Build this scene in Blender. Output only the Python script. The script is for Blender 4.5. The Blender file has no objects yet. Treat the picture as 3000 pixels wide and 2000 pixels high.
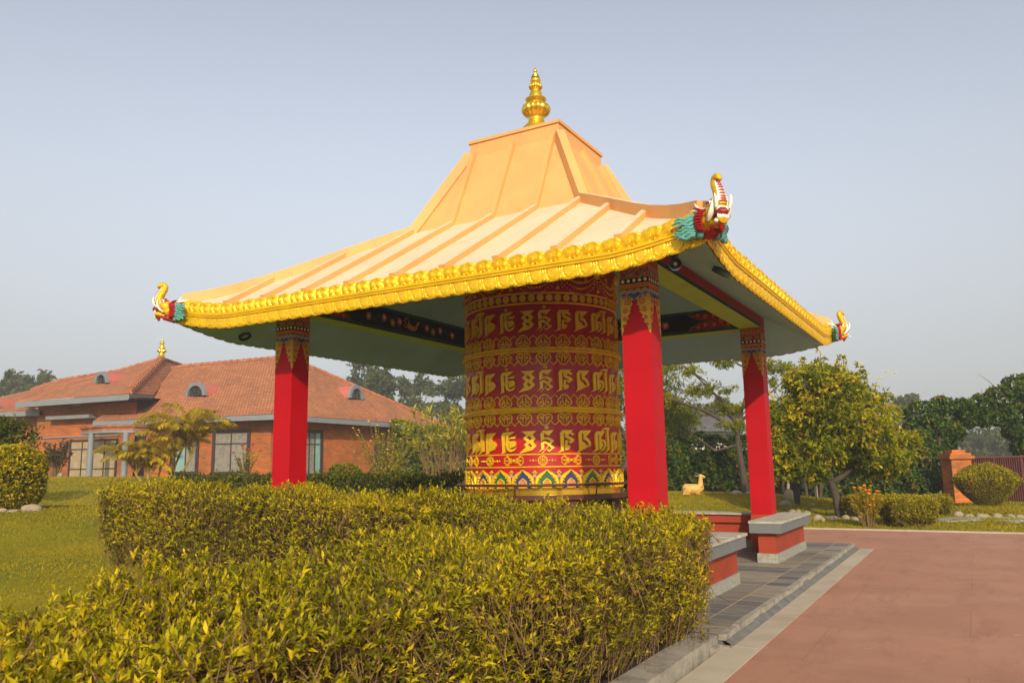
import bpy, math, random
import numpy as np
from mathutils import Vector, Matrix
random.seed(7)
rng = np.random.default_rng(11)
PI = math.pi
scene = bpy.context.scene
COL = scene.collection
V = Vector
UPZ = Vector((0, 0, 1))

# ------------------------------------------------------------------ camera (solved from the photograph)
FPX, PITCH, ROLL, YAW = 2326.64, 0.1564, -0.0159, -0.5212
CAM = V((6.1888, -11.7668, 1.61))
_fw = V((math.sin(YAW)*math.cos(PITCH), math.cos(YAW)*math.cos(PITCH), math.sin(PITCH)))
_rt = V((math.cos(YAW), -math.sin(YAW), 0))
_up = _rt.cross(_fw)
CR = math.cos(ROLL)*_rt + math.sin(ROLL)*_up
CU = -math.sin(ROLL)*_rt + math.cos(ROLL)*_up
WH = V((math.sin(YAW), math.cos(YAW), 0))          # horizontal forward
RH = V((math.cos(YAW), -math.sin(YAW), 0))         # horizontal right
def ray(px, py):
    return _fw + CR*((px-1500)/FPX) - CU*((py-1000)/FPX)
def at(px, py, D):
    """world point seen at a photograph pixel, D metres ahead of the camera"""
    d = ray(px, py)
    return CAM + d*(D/d.dot(WH))
def on_plane(px, py, P, N):
    d = ray(px, py)
    return CAM + d*((P-CAM).dot(N)/d.dot(N))
def atz(px, py, z):
    d = ray(px, py)
    return CAM + d*((z-CAM.z)/d.z)

cd = bpy.data.cameras.new("camera")
cam = bpy.data.objects.new("camera", cd); COL.objects.link(cam)
cam.matrix_world = Matrix(((CR.x, CU.x, -_fw.x, CAM.x), (CR.y, CU.y, -_fw.y, CAM.y), (CR.z, CU.z, -_fw.z, CAM.z), (0, 0, 0, 1)))
cd.sensor_width = 36.0; cd.sensor_fit = 'HORIZONTAL'; cd.lens = FPX/3000*36.0
cd.clip_start = 0.05; cd.clip_end = 3000
cd.dof.use_dof = True; cd.dof.focus_distance = 12.5; cd.dof.aperture_fstop = 6.3
scene.camera = cam

# ------------------------------------------------------------------ tagging
def tag(o, label=None, cat=None, group=None, kind=None):
    if label: o['label'] = label
    if cat: o['category'] = cat
    if group: o['group'] = group
    if kind: o['kind'] = kind
    return o
def thing(name, label, cat, loc=(0, 0, 0), group=None, rotz=0.0):
    o = bpy.data.objects.new(name, None); COL.objects.link(o)
    o.location = loc; o.rotation_euler = (0, 0, rotz); o.empty_display_size = 0.2
    return tag(o, label, cat, group)
def copy_tree(o, parent=None):
    c = o.copy(); COL.objects.link(c); c.parent = parent
    for ch in [x for x in bpy.data.objects if x.parent == o]:
        copy_tree(ch, c)
    return c

def wloc(o):
    p = V((0, 0, 0))
    while o is not None: p = p+o.location; o = o.parent
    return p
# ------------------------------------------------------------------ mesh builder
class MB:
    def __init__(s): s.v = []; s.f = []; s.m = []; s.uv = []
    def add(s, vs, fs, mat=0, uvs=None):
        b = len(s.v); s.v.extend([tuple(p) for p in vs])
        for k, f in enumerate(fs):
            s.f.append(tuple(b+i for i in f)); s.m.append(mat)
            s.uv.append(uvs[k] if uvs else None)
        return s
    def quad(s, a, b, c, d, mat=0, uv=None): return s.add([a, b, c, d], [(0, 1, 2, 3)], mat, [uv] if uv else None)
    def poly(s, pts, mat=0, uv=None): return s.add(pts, [tuple(range(len(pts)))], mat, [uv] if uv else None)
    def obox(s, o, ax, ay, az, mat=0):
        o, ax, ay, az = V(o), V(ax), V(ay), V(az)
        p = [o, o+ax, o+ax+ay, o+ay, o+az, o+ax+az, o+ax+ay+az, o+ay+az]
        f = [(0, 3, 2, 1), (4, 5, 6, 7), (0, 1, 5, 4), (1, 2, 6, 5), (2, 3, 7, 6), (3, 0, 4, 7)]
        if ax.cross(ay).dot(az) < 0: f = [tuple(reversed(q)) for q in f]
        return s.add(p, f, mat)
    def box(s, x0, x1, y0, y1, z0, z1, mat=0):
        return s.obox((x0, y0, z0), (x1-x0, 0, 0), (0, y1-y0, 0), (0, 0, z1-z0), mat)
    def bar(s, a, b, w, h, up=(0, 0, 1), mat=0, sink=0.0):
        a, b, up = V(a), V(b), V(up); d = (b-a)
        sd = d.cross(up).normalized(); u = sd.cross(d).normalized()
        return s.obox(a-sd*w/2-u*sink, d, sd*w, u*(h+sink), mat)
    def tube(s, pts, rad, n=8, mat=0, cap=True, flat=1.0, upv=None):
        pts = [V(p) for p in pts]; k = len(pts)
        if not hasattr(rad, '__len__'): rad = [rad]*k
        vs = []; fs = []
        prev = None
        for i in range(k):
            t = (pts[min(i+1, k-1)]-pts[max(i-1, 0)])
            t = t.normalized() if t.length > 1e-9 else V((0, 0, 1))
            if prev is None:
                r = V(upv) if upv is not None else (V((0, 0, 1)) if abs(t.z) < .9 else V((1, 0, 0)))
            else: r = prev
            u = (r-t*r.dot(t)); u = u.normalized() if u.length > 1e-6 else t.orthogonal().normalized()
            prev = u; w = t.cross(u)
            for j in range(n):
                a = 2*PI*j/n
                vs.append(pts[i]+(u*math.cos(a)*flat+w*math.sin(a))*rad[i])
        for i in range(k-1):
            for j in range(n):
                a = i*n+j; b = i*n+(j+1) % n
                fs.append((a, b, b+n, a+n))
        if cap:
            fs.append(tuple(reversed(range(n)))); fs.append(tuple(range((k-1)*n, k*n)))
        return s.add(vs, fs, mat)
    def lathe(s, prof, n=32, c=(0, 0, 0), mat=0, lobes=None):
        c = V(c); vs = []; fs = []; k = len(prof)
        for i, p in enumerate(prof):
            r, z = p[0], p[1]; lb = p[2] if len(p) > 2 else 0
            for j in range(n):
                a = 2*PI*j/n; rr = r
                if lb: rr = r*(1-.13+.13*abs(math.cos(a*lb/2))**.6) if lb > 0 else r
                vs.append(c+V((rr*math.cos(a), rr*math.sin(a), z)))
        for i in range(k-1):
            for j in range(n):
                a = i*n+j; b = i*n+(j+1) % n
                fs.append((a, b, b+n, a+n))
        return s.add(vs, fs, mat)
    def ell(s, c, r, rot=None, nu=12, nv=8, mat=0, fn=None):
        c = V(c); r = V(r) if hasattr(r, '__len__') else V((r, r, r)); vs = []; fs = []
        for i in range(nv+1):
            t = PI*i/nv
            for j in range(nu):
                a = 2*PI*j/nu
                p = V((math.sin(t)*math.cos(a)*r.x, math.sin(t)*math.sin(a)*r.y, math.cos(t)*r.z))
                if fn: p = fn(p)
                vs.append(c+(rot @ p if rot is not None else p))
        for i in range(nv):
            for j in range(nu):
                a = i*nu+j; b = i*nu+(j+1) % nu
                fs.append((a, a+nu, b+nu, b))
        return s.add(vs, fs, mat)
    def prism(s, poly, d0, d1, fmap, mat=0, back=False):
        n = len(poly); ar = sum(poly[i][0]*poly[(i+1) % n][1]-poly[(i+1) % n][0]*poly[i][1] for i in range(n))
        if ar < 0: poly = poly[::-1]
        vs = [fmap(u, v, d1) for u, v in poly]+[fmap(u, v, d0) for u, v in poly]
        fs = [tuple(range(n))]+[(i, n+i, n+(i+1) % n, (i+1) % n) for i in range(n)]
        if back: fs.append(tuple(range(2*n-1, n-1, -1)))
        return s.add(vs, fs, mat)
    def ribbon(s, pts, w, d, fmap, mat=0, d0=0.0, closed=False):
        """flat-topped raised line in a mapped (u,v) surface"""
        n = len(pts); 
        if not hasattr(w, '__len__'): w = [w]*n
        L = []; R = []
        for i in range(n):
            if closed: a = pts[i-1]; b = pts[(i+1) % n]
            else: a = pts[max(i-1, 0)]; b = pts[min(i+1, n-1)]
            tx, ty = b[0]-a[0], b[1]-a[1]; l = math.hypot(tx, ty) or 1
            nx, ny = -ty/l*w[i]/2, tx/l*w[i]/2
            L.append((pts[i][0]+nx, pts[i][1]+ny)); R.append((pts[i][0]-nx, pts[i][1]-ny))
        vs = []
        for i in range(n):
            mx, my = pts[i]
            vs += [fmap(*L[i], d0), fmap((L[i][0]+mx)/2, (L[i][1]+my)/2, d), fmap((R[i][0]+mx)/2, (R[i][1]+my)/2, d), fmap(*R[i], d0)]
        fs = []
        for i in range(n if closed else n-1):
            a = i*4; b = ((i+1) % n)*4
            for k in range(3): fs.append((a+k, a+k+1, b+k+1, b+k))
        return s.add(vs, fs, mat)
    def dome(s, u, v, r, d, fmap, mat=0, n=10, d0=0.0, sq=1.0):
        vs = [fmap(u, v, d)]; fs = []
        for k, (q, h) in enumerate(((.55, .8), (.88, .42), (1.0, 0.0))):
            for j in range(n):
                a = 2*PI*j/n; vs.append(fmap(u+r*q*math.cos(a), v+r*q*sq*math.sin(a), d0+(d-d0)*h))
        for j in range(n):
            j2 = (j+1) % n
            fs.append((0, 1+j, 1+j2))
            for k in range(2): fs.append((1+k*n+j, 1+(k+1)*n+j, 1+(k+1)*n+j2, 1+k*n+j2))
        return s.add(vs, fs, mat)
    def build(s, name, mats, parent=None, smooth=None, origin=None, local=False):
        me = bpy.data.meshes.new(name)
        if parent is not None and not local:
            ox, oy, oz = wloc(parent); s.v = [(a-ox, b-oy, c-oz) for a, b, c in s.v]
        if origin is not None:
            ox, oy, oz = origin; s.v = [(a-ox, b-oy, c-oz) for a, b, c in s.v]
        me.from_pydata(s.v, [], s.f)
        if not isinstance(mats, (list, tuple)): mats = [mats]
        for m in mats: me.materials.append(m)
        if len(mats) > 1: me.polygons.foreach_set('material_index', s.m)
        if any(u is not None for u in s.uv):
            ul = me.uv_layers.new(name='UVMap'); k = 0; buf = []
            for f, u in zip(s.f, s.uv):
                for i in range(len(f)): buf += list(u[i]) if u else [0, 0]
            ul.data.foreach_set('uv', buf)
        if smooth is not None:
            me.polygons.foreach_set('use_smooth', [True]*len(me.polygons))
            me.set_sharp_from_angle(angle=math.radians(smooth))
        me.update()
        o = bpy.data.objects.new(name, me); COL.objects.link(o)
        if origin is not None: o.location = origin
        if parent is not None: o.parent = parent
        return o
def frame(O, U, Vv, N):
    O, U, Vv, N = V(O), V(U), V(Vv), V(N)
    return lambda u, v, d: O+U*u+Vv*v+N*d
# ------------------------------------------------------------------ materials
def _n(nt, t, **kw):
    n = nt.nodes.new(t)
    for k, v in kw.items(): setattr(n, k, v)
    return n
def mat(name, col, rough=.6, var=.12, scale=6.0, bump=0.0, bscale=40.0, metal=0.0, spec=.4, col2=None, coat=0.0, stain=None, stain_scale=1.5, stain_amt=.5, streak=False):
    m = bpy.data.materials.new(name); m.use_nodes = True; nt = m.node_tree; b = nt.nodes['Principled BSDF']
    tc = _n(nt, 'ShaderNodeTexCoord'); geo = tc.outputs['Object']
    no = _n(nt, 'ShaderNodeTexNoise'); no.inputs['Scale'].default_value = scale; no.inputs['Detail'].default_value = 6; no.inputs['Roughness'].default_value = .6
    nt.links.new(geo, no.inputs['Vector'])
    mr = _n(nt, 'ShaderNodeMapRange'); mr.inputs[1].default_value = .3; mr.inputs[2].default_value = .7
    nt.links.new(no.outputs['Fac'], mr.inputs[0])
    mx = _n(nt, 'ShaderNodeMix', data_type='RGBA')
    c2 = col2 if col2 else tuple(max(0, c*(1-var*1.6)) for c in col); c1 = col if col2 else tuple(min(1, c*(1+var*.6)) for c in col)
    mx.inputs[6].default_value = (*c1, 1); mx.inputs[7].default_value = (*c2, 1)
    nt.links.new(mr.outputs[0], mx.inputs[0]); out = mx.outputs[2]
    if stain:
        n2 = _n(nt, 'ShaderNodeTexNoise'); n2.inputs['Scale'].default_value = stain_scale; n2.inputs['Detail'].default_value = 8; n2.inputs['Roughness'].default_value = .7
        if streak:
            mp = _n(nt, 'ShaderNodeMapping'); mp.inputs['Scale'].default_value = (1, 1, .12); nt.links.new(geo, mp.inputs[0]); nt.links.new(mp.outputs[0], n2.inputs['Vector'])
        else: nt.links.new(geo, n2.inputs['Vector'])
        r2 = _n(nt, 'ShaderNodeMapRange'); r2.inputs[1].default_value = .52; r2.inputs[2].default_value = .75; r2.inputs[4].default_value = stain_amt
        nt.links.new(n2.outputs['Fac'], r2.inputs[0])
        m2 = _n(nt, 'ShaderNodeMix', data_type='RGBA'); m2.inputs[7].default_value = (*stain, 1)
        nt.links.new(r2.outputs[0], m2.inputs[0]); nt.links.new(out, m2.inputs[6]); out = m2.outputs[2]
    nt.links.new(out, b.inputs['Base Color'])
    b.inputs['Roughness'].default_value = rough; b.inputs['Metallic'].default_value = metal
    b.inputs['Specular IOR Level'].default_value = spec; b.inputs['Coat Weight'].default_value = coat
    if bump:
        n3 = _n(nt, 'ShaderNodeTexNoise'); n3.inputs['Scale'].default_value = bscale; n3.inputs['Detail'].default_value = 5
        nt.links.new(geo, n3.inputs['Vector'])
        bp = _n(nt, 'ShaderNodeBump'); bp.inputs['Strength'].default_value = bump; bp.inputs['Distance'].default_value = .02
        nt.links.new(n3.outputs['Fac'], bp.inputs['Height']); nt.links.new(bp.outputs[0], b.inputs['Normal'])
    return m
def leaf_mat(name, stops, trans=.3, rough=.45):
    m = bpy.data.materials.new(name); m.use_nodes = True; nt = m.node_tree; b = nt.nodes['Principled BSDF']; o = nt.nodes['Material Output']
    at_ = _n(nt, 'ShaderNodeAttribute'); at_.attribute_name = 'rnd'
    cr = _n(nt, 'ShaderNodeValToRGB'); e = cr.color_ramp.elements
    e[0].position = stops[0][0]; e[0].color = (*stops[0][1], 1); e[1].position = stops[-1][0]; e[1].color = (*stops[-1][1], 1)
    for p, c in stops[1:-1]:
        q = e.new(p); q.color = (*c, 1)
    nt.links.new(at_.outputs['Fac'], cr.inputs[0]); nt.links.new(cr.outputs[0], b.inputs['Base Color'])
    b.inputs['Roughness'].default_value = rough; b.inputs['Specular IOR Level'].default_value = .13
    tr = _n(nt, 'ShaderNodeBsdfTranslucent'); nt.links.new(cr.outputs[0], tr.inputs[0])
    mx = _n(nt, 'ShaderNodeMixShader'); mx.inputs[0].default_value = trans
    nt.links.new(b.outputs[0], mx.inputs[1]); nt.links.new(tr.outputs[0], mx.inputs[2]); nt.links.new(mx.outputs[0], o.inputs[0])
    return m

# ------------------------------------------------------------------ foliage in numpy
def np_mesh(name, verts, faces, mat_, parent=None, rnd=None, smooth=True, origin=None, local=False):
    """faces: (n,3) or (n,4) int array; rnd per vertex"""
    me = bpy.data.meshes.new(name); n = len(faces); k = faces.shape[1]
    if parent is not None and not local: verts = verts-np.array(wloc(parent))
    if origin is not None: verts = verts-np.array(origin)
    me.vertices.add(len(verts)); me.vertices.foreach_set('co', verts.astype(np.float32).ravel())
    me.loops.add(n*k); me.loops.foreach_set('vertex_index', faces.astype(np.int32).ravel())
    me.polygons.add(n); me.polygons.foreach_set('loop_start', np.arange(0, n*k, k, dtype=np.int32))
    me.polygons.foreach_set('use_smooth', np.full(n, smooth))
    if rnd is not None:
        a = me.attributes.new('rnd', 'FLOAT', 'POINT'); a.data.foreach_set('value', rnd.astype(np.float32))
    me.materials.append(mat_); me.update(calc_edges=True)
    o = bpy.data.objects.new(name, me); COL.objects.link(o)
    if origin is not None: o.location = origin
    if parent is not None: o.parent = parent
    return o
def unit(a): return a/np.maximum(np.linalg.norm(a, axis=-1, keepdims=True), 1e-9)
def rdir(n): return unit(rng.normal(size=(n, 3)))
def leaf_geo(P, D, N, L, W, rnd, bend=.25, fold=.25):
    """P base, D direction, N face normal (arrays n,3), L, W arrays"""
    n = len(P); D = unit(D); S = unit(np.cross(D, N)); U = np.cross(S, D)
    L = np.broadcast_to(L, (n,))[:, None]; W = np.broadcast_to(W, (n,))[:, None]
    b = P; c = P+D*L*.48+U*L*bend*.35; t = P+D*L-U*L*bend*.55
    l = P+D*L*.45+S*W*.5+U*(W*fold+L*bend*.3); r = P+D*L*.45-S*W*.5+U*(W*fold+L*bend*.3)
    vs = np.stack([b, l, c, r, t], 1).reshape(-1, 3)
    f0 = np.array([[0, 2, 1], [2, 4, 1], [0, 3, 2], [2, 3, 4]])
    fs = (np.arange(n)[:, None, None]*5+f0[None]).reshape(-1, 3)
    return vs, fs, np.repeat(rnd, 5)
def twig_geo(A, B, ra, rb, rnd):
    """3-sided straight twigs"""
    n = len(A); d = unit(B-A); h = np.where(np.abs(d[:, 2:3]) < .9, np.array([[0, 0, 1.]]), np.array([[1., 0, 0]]))
    u = unit(np.cross(d, h)); w = np.cross(d, u); vs = []
    ra = np.broadcast_to(ra, (n,))[:, None]; rb = np.broadcast_to(rb, (n,))[:, None]
    for (Q, r) in ((A, ra), (B, rb)):
        for k in range(3):
            a = 2*PI*k/3; vs.append(Q+(u*math.cos(a)+w*math.sin(a))*r)
    vs = np.stack(vs, 1).reshape(-1, 3)
    f0 = np.array([[0, 1, 4, 3], [1, 2, 5, 4], [2, 0, 3, 5]])
    fs = (np.arange(n)[:, None, None]*6+f0[None]).reshape(-1, 4)
    return vs, fs, np.repeat(rnd, 6)
def join_geo(parts):
    vs = []; fs = []; rs = []; k = 0
    for v, f, r in parts:
        vs.append(v); fs.append(f+k); rs.append(r); k += len(v)
    return np.concatenate(vs), np.concatenate(fs), np.concatenate(rs)
def sprigs(P, A, nl, L, W, spread=.9, rise=.6, lift=.03, tone=None):
    """clusters of nl leaves at tips P, axis A"""
    n = len(P); A = unit(A); k = np.repeat(np.arange(n), nl); m = len(k)
    ph = rng.uniform(0, 2*PI, m); h = np.where(np.abs(A[:, 2:3]) < .9, np.array([[0, 0, 1.]]), np.array([[1., 0, 0]]))
    U = unit(np.cross(A, h)); Wv = np.cross(A, U)
    R = U[k]*np.cos(ph)[:, None]+Wv[k]*np.sin(ph)[:, None]
    e = rng.uniform(.3, 1, m)[:, None]
    D = unit(A[k]*(rise+.5*(1-e))+R*spread*e+rng.normal(size=(m, 3))*.18)
    N = unit(A[k]+R*-.25+rng.normal(size=(m, 3))*.25)
    pos = P[k]-A[k]*(rng.uniform(0, 1, m)[:, None]*lift)
    sc = rng.uniform(.5, 1.3, m)
    t = (tone[k] if tone is not None else rng.uniform(0, 1, n)[k])
    rn = np.clip(t+rng.normal(size=m)*.13, 0, 1)
    return leaf_geo(pos, D, N, L*sc, W*sc, rn)
# ------------------------------------------------------------------ palette
M = {}
M['red'] = mat('red paint', (.46, .001, .008), .55, .10, 1.3, .06, 90, spec=.22, stain=(.37, .003, .010), stain_scale=1.1, stain_amt=.6, streak=True)
M['oxide'] = mat('red oxide paint', (.36, .045, .012), .62, .14, 2.2, .12, 60, stain=(.2, .05, .03), stain_scale=2.2, stain_amt=.35)
M['gold'] = mat('gold paint', (.84, .51, .008), .48, .1, 5, .06, 60, metal=.35, spec=.5)
M['gold2'] = mat('weathered gold', (.88, .53, .012), .42, .14, 7, .1, 50, metal=.22)
M['goldm'] = mat('burnished gold', (.95, .60, .05), .2, .06, 4, 0, 1, metal=.85)
M['drumred'] = mat('lacquer red', (.45, .001, .006), .40, .14, 3.0, .03, 40, spec=.4, coat=.12, stain=(.30, .03, .03), stain_scale=3.0, stain_amt=.25)
M['maroon'] = mat('maroon iron', (.10, .026, .016), .5, .2, 6, .1, 60)
M['roof'] = mat('apricot roof paint', (.74, .375, .118), .66, .07, .8, .12, 30, stain=(.52, .27, .10), stain_scale=1.8, stain_amt=.65, streak=True)
M['soffit'] = mat('grey green soffit', (.34, .60, .56), .75, .08, 1.2, .05, 40, stain=(.24, .45, .41), stain_scale=1.3, stain_amt=.5)
M['roofpale'] = mat('dusty skylit roof paint', (.76, .56, .35), .75, .07, .8, .12, 30, stain=(.55, .37, .21), stain_scale=1.9, stain_amt=.65)  # paler: settled dust plus sky light on lower slopes painted into the colour
M['lime'] = mat('yellow green paint', (.40, .58, .05), .6, .08, 2)
M['navy'] = mat('navy paint', (.012, .014, .035), .5, .1, 3)
M['green'] = mat('green paint', (.03, .15, .07), .5, .1, 3)
M['dkgreen'] = mat('dark green paint', (.012, .04, .025), .5, .1, 3)
M['blackp'] = mat('black paint', (.012, .012, .01), .5, .1, 3)
M['whitep'] = mat('cream paint', (.78, .74, .6), .5, .06, 3)
M['orange'] = mat('orange paint', (.60, .17, .03), .55, .1, 3)
M['blue'] = mat('blue paint', (.02, .10, .24), .5, .1, 3)
M['pink'] = mat('pink paint', (.70, .20, .15), .5, .1, 5)
M['crimson'] = mat('crimson paint', (.42, .015, .02), .45, .1, 5)
M['ochre'] = mat('ochre gold paint', (.62, .35, .02), .5, .12, 6, metal=.15)
M['teal'] = mat('teal paint', (.12, .36, .29), .5, .2, 9, .05, 40)
M['ivory'] = mat('ivory paint', (.80, .76, .62), .4, .06, 6)
M['rosy'] = mat('rosy mouth paint', (.62, .16, .13), .45, .15, 8)
M['mouth'] = mat('dark mouth paint', (.20, .01, .012), .5, .1, 6)
M['scale'] = mat('scaled gold paint', (.80, .47, .006), .4, .25, 28, .5, 70, metal=.25)
M['greyp'] = mat('grey paint', (.155, .165, .16), .6, .07, 3, .05, 40, stain=(.30, .28, .24), stain_scale=3, stain_amt=.3)
M['slab'] = mat('rough stone slab', (.46, .42, .33), .85, .2, 5, .5, 30, stain=(.25, .24, .21), stain_scale=3.5, stain_amt=.7)
M['plinth'] = mat('granite plinth', (.34, .32, .25), .85, .22, 25, .4, 60, stain=(.22, .24, .24), stain_scale=2.5, stain_amt=.6)
M['conc'] = mat('old concrete', (.34, .30, .23), .9, .2, 6, .5, 40, stain=(.13, .11, .085), stain_scale=3.0, stain_amt=.75)
M['strip'] = mat('beige border stone', (.47, .39, .28), .85, .1, 1.3, .25, 60, stain=(.34, .22, .15), stain_scale=1.3, stain_amt=.5)
M['rock'] = mat('pale boulder', (.36, .28, .175), .85, .2, 5, .4, 16, stain=(.22, .20, .17), stain_scale=3, stain_amt=.6)
M['soil'] = mat('planter soil', (.055, .035, .02), .95, .3, 8, .6, 30)
M['bark'] = mat('grey brown bark', (.085, .060, .040), .9, .3, 9, .8, 25)
M['barkd'] = mat('dark bark', (.065, .05, .04), .9, .3, 9, .8, 25)
M['twig'] = mat('hedge twigs', (.22, .125, .05), .85, .35, 4)

# paving: red cast surface with faint joints
def paving_mat():
    m = mat('red paving', (.43, .20, .118), .9, .1, .7, .25, 120, stain=(.47, .26, .165), stain_scale=.55, stain_amt=.8)
    nt = m.node_tree; b = nt.nodes['Principled BSDF']; src = b.inputs['Base Color'].links[0].from_socket
    tc = _n(nt, 'ShaderNodeTexCoord'); n2 = _n(nt, 'ShaderNodeTexNoise'); n2.inputs['Scale'].default_value = 2.2; n2.inputs['Detail'].default_value = 9; n2.inputs['Roughness'].default_value = .75
    mp = _n(nt, 'ShaderNodeMapping'); mp.inputs['Scale'].default_value = (1, .28, 1); mp.inputs['Rotation'].default_value = (0, 0, 1.3)
    nt.links.new(tc.outputs['Object'], mp.inputs[0]); nt.links.new(mp.outputs[0], n2.inputs['Vector'])
    r = _n(nt, 'ShaderNodeMapRange'); r.inputs[1].default_value = .50; r.inputs[2].default_value = .74; r.inputs[4].default_value = .8
    nt.links.new(n2.outputs['Fac'], r.inputs[0])
    mx = _n(nt, 'ShaderNodeMix', data_type='RGBA'); mx.inputs[7].default_value = (.29, .12, .07, 1)
    nt.links.new(r.outputs[0], mx.inputs[0]); nt.links.new(src, mx.inputs[6])
    # joints every 2.4 m
    br = _n(nt, 'ShaderNodeTexBrick'); br.inputs['Scale'].default_value = 1.0; br.inputs['Brick Width'].default_value = 2.4; br.inputs['Row Height'].default_value = 1.55; br.inputs['Mortar Size'].default_value = .006; br.offset = 0.5
    nt.links.new(tc.outputs['Object'], br.inputs['Vector'])
    br.inputs['Color1'].default_value = (1, 1, 1, 1); br.inputs['Color2'].default_value = (.93, .95, .97, 1); br.inputs['Mortar'].default_value = (.78, .76, .74, 1)
    m3 = _n(nt, 'ShaderNodeMix', data_type='RGBA', blend_type='MULTIPLY'); m3.inputs[0].default_value = .8
    nt.links.new(mx.outputs[2], m3.inputs[6]); nt.links.new(br.outputs['Color'], m3.inputs[7]); nt.links.new(m3.outputs[2], b.inputs['Base Color'])
    return m
def slate_mat():
    m = mat('slate flags', (.20, .19, .175), .7, .1, 3); nt = m.node_tree; b = nt.nodes['Principled BSDF']
    tc = _n(nt, 'ShaderNodeTexCoord'); mp = _n(nt, 'ShaderNodeMapping'); mp.inputs['Rotation'].default_value = (0, 0, 0)
    nt.links.new(tc.outputs['Object'], mp.inputs[0])
    br = _n(nt, 'ShaderNodeTexBrick'); br.inputs['Scale'].default_value = 1; br.inputs['Brick Width'].default_value = 1.25; br.inputs['Row Height'].default_value = .31; br.inputs['Mortar Size'].default_value = .008; br.offset = 0.0; br.inputs['Bias'].default_value = -.1
    br.inputs['Color1'].default_value = (.12, .12, .125, 1); br.inputs['Color2'].default_value = (.31, .27, .20, 1); br.inputs['Mortar'].default_value = (.40, .32, .19, 1)
    nt.links.new(mp.outputs[0], br.inputs['Vector'])
    w = _n(nt, 'ShaderNodeTexNoise'); w.inputs['Scale'].default_value = 3.2; w.inputs['Detail'].default_value = 10; w.inputs['Roughness'].default_value = .7; w.inputs['Distortion'].default_value = .6
    m2 = _n(nt, 'ShaderNodeMapping'); m2.inputs['Scale'].default_value = (.8, 4, 1); nt.links.new(tc.outputs['Object'], m2.inputs[0]); nt.links.new(m2.outputs[0], w.inputs['Vector'])
    cr = _n(nt, 'ShaderNodeValToRGB'); cr.color_ramp.elements[0].position = .35; cr.color_ramp.elements[0].color = (.62, .64, .7, 1); cr.color_ramp.elements[1].position = .72; cr.color_ramp.elements[1].color = (1.5, 1.35, 1.05, 1)
    nt.links.new(w.outputs['Fac'], cr.inputs[0])
    mx = _n(nt, 'ShaderNodeMix', data_type='RGBA', blend_type='MULTIPLY'); mx.inputs[0].default_value = .85
    nt.links.new(br.outputs['Color'], mx.inputs[6]); nt.links.new(cr.outputs[0], mx.inputs[7]); nt.links.new(mx.outputs[2], b.inputs['Base Color'])
    bp = _n(nt, 'ShaderNodeBump'); bp.inputs['Strength'].default_value = .5; bp.inputs['Distance'].default_value = .02
    ad = _n(nt, 'ShaderNodeMath', operation='MULTIPLY_ADD'); ad.inputs[1].default_value = .6; nt.links.new(w.outputs['Fac'], ad.inputs[0])
    iv = _n(nt, 'ShaderNodeMath', operation='SUBTRACT'); iv.inputs[0].default_value = 1; nt.links.new(br.outputs['Fac'], iv.inputs[1]); nt.links.new(iv.outputs[0], ad.inputs[2])
    nt.links.new(ad.outputs[0], bp.inputs['Height']); nt.links.new(bp.outputs[0], b.inputs['Normal'])
    return m
def lawn_mat():
    m = mat('lawn turf', (.33, .245, .010), .95, .2, .5, .8, 45, spec=.08, col2=(.14, .15, .010), stain=(.30, .22, .03), stain_scale=.9, stain_amt=.6)
    return m
M['paving'] = paving_mat(); M['slate'] = slate_mat(); M['lawn'] = lawn_mat()

# ------------------------------------------------------------------ terrain
ANCH = [(0, 0, .02), (4, -4, .02), (4, -10, .02), (4, 9, 0), (8, 9.2, .0), (14, 9.2, 0), (8, 0, 0), (8, -12, 0), (1.5, -9, .08), (0, -5, .12), (-5, -5, .35), (-2, -8, .2),
        (-6, 2, .35), (-8, 9, .55), (0, 9, .05), (4.5, 12, .08), (-6, -12, .35), (20, -20, 0)]
def anchor(px, py, D):
    p = at(px, py, D); ANCH.append((p.x, p.y, p.z)); return p
for a in ((40, 1492, 17), (150, 1398, 36), (300, 1399, 40), (500, 1408, 32), (750, 1405, 38), (1100, 1402, 34), (-400, 1410, 40), (-300, 1520, 15),
          (2030, 1447, 29), (2160, 1450, 30), (2330, 1481, 27), (2455, 1521, 24), (2640, 1556, 20), (2560, 1500, 24), (2750, 1470, 31), (2890, 1492, 27), (2960, 1487, 36), (1700, 1440, 30), (1400, 1420, 30),
          (0, 1395, 90), (1000, 1385, 90), (2000, 1375, 90), (3000, 1365, 90), (3400, 1540, 22)):
    anchor(*a)
ANCH = np.array(ANCH)
def gz(x, y):
    x = np.asarray(x, float); y = np.asarray(y, float)
    d2 = (x[..., None]-ANCH[:, 0])**2+(y[..., None]-ANCH[:, 1])**2
    w = 1/(d2+1.2)**1.6
    return (w*ANCH[:, 2]).sum(-1)/w.sum(-1)
def gpt(px, D, py=1400):
    """point on the ground seen in photo column px at distance D"""
    p = at(px, py, D); p.z = float(gz(p.x, p.y)); return p
XP, YP = 4.41, 9.03
def paved(x, y): return ((x > 3.79) & (y < YP+.001)) | ((y > 4.64) & (y < YP+.001) & (x > -5.999)) | ((abs(x) < 4.42) & (y > -4.45) & (y < 4.7))
def flr(x, y):
    z = gz(x, y)
    return np.where(paved(x, y), -.09, z)
gx = np.unique(np.round(np.concatenate([np.linspace(-150, -40, 23), np.linspace(-40, -12, 40), np.linspace(-12, 14, 105), np.linspace(14, 40, 30), np.linspace(40, 150, 20), [3.80, 3.74, -6, -6.06]]), 3))
gy = np.unique(np.round(np.concatenate([np.linspace(-60, -14, 20), np.linspace(-14, 14, 113), np.linspace(14, 45, 50), np.linspace(45, 160, 24), [YP, YP+.06, 4.64, 4.58]]), 3))
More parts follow.
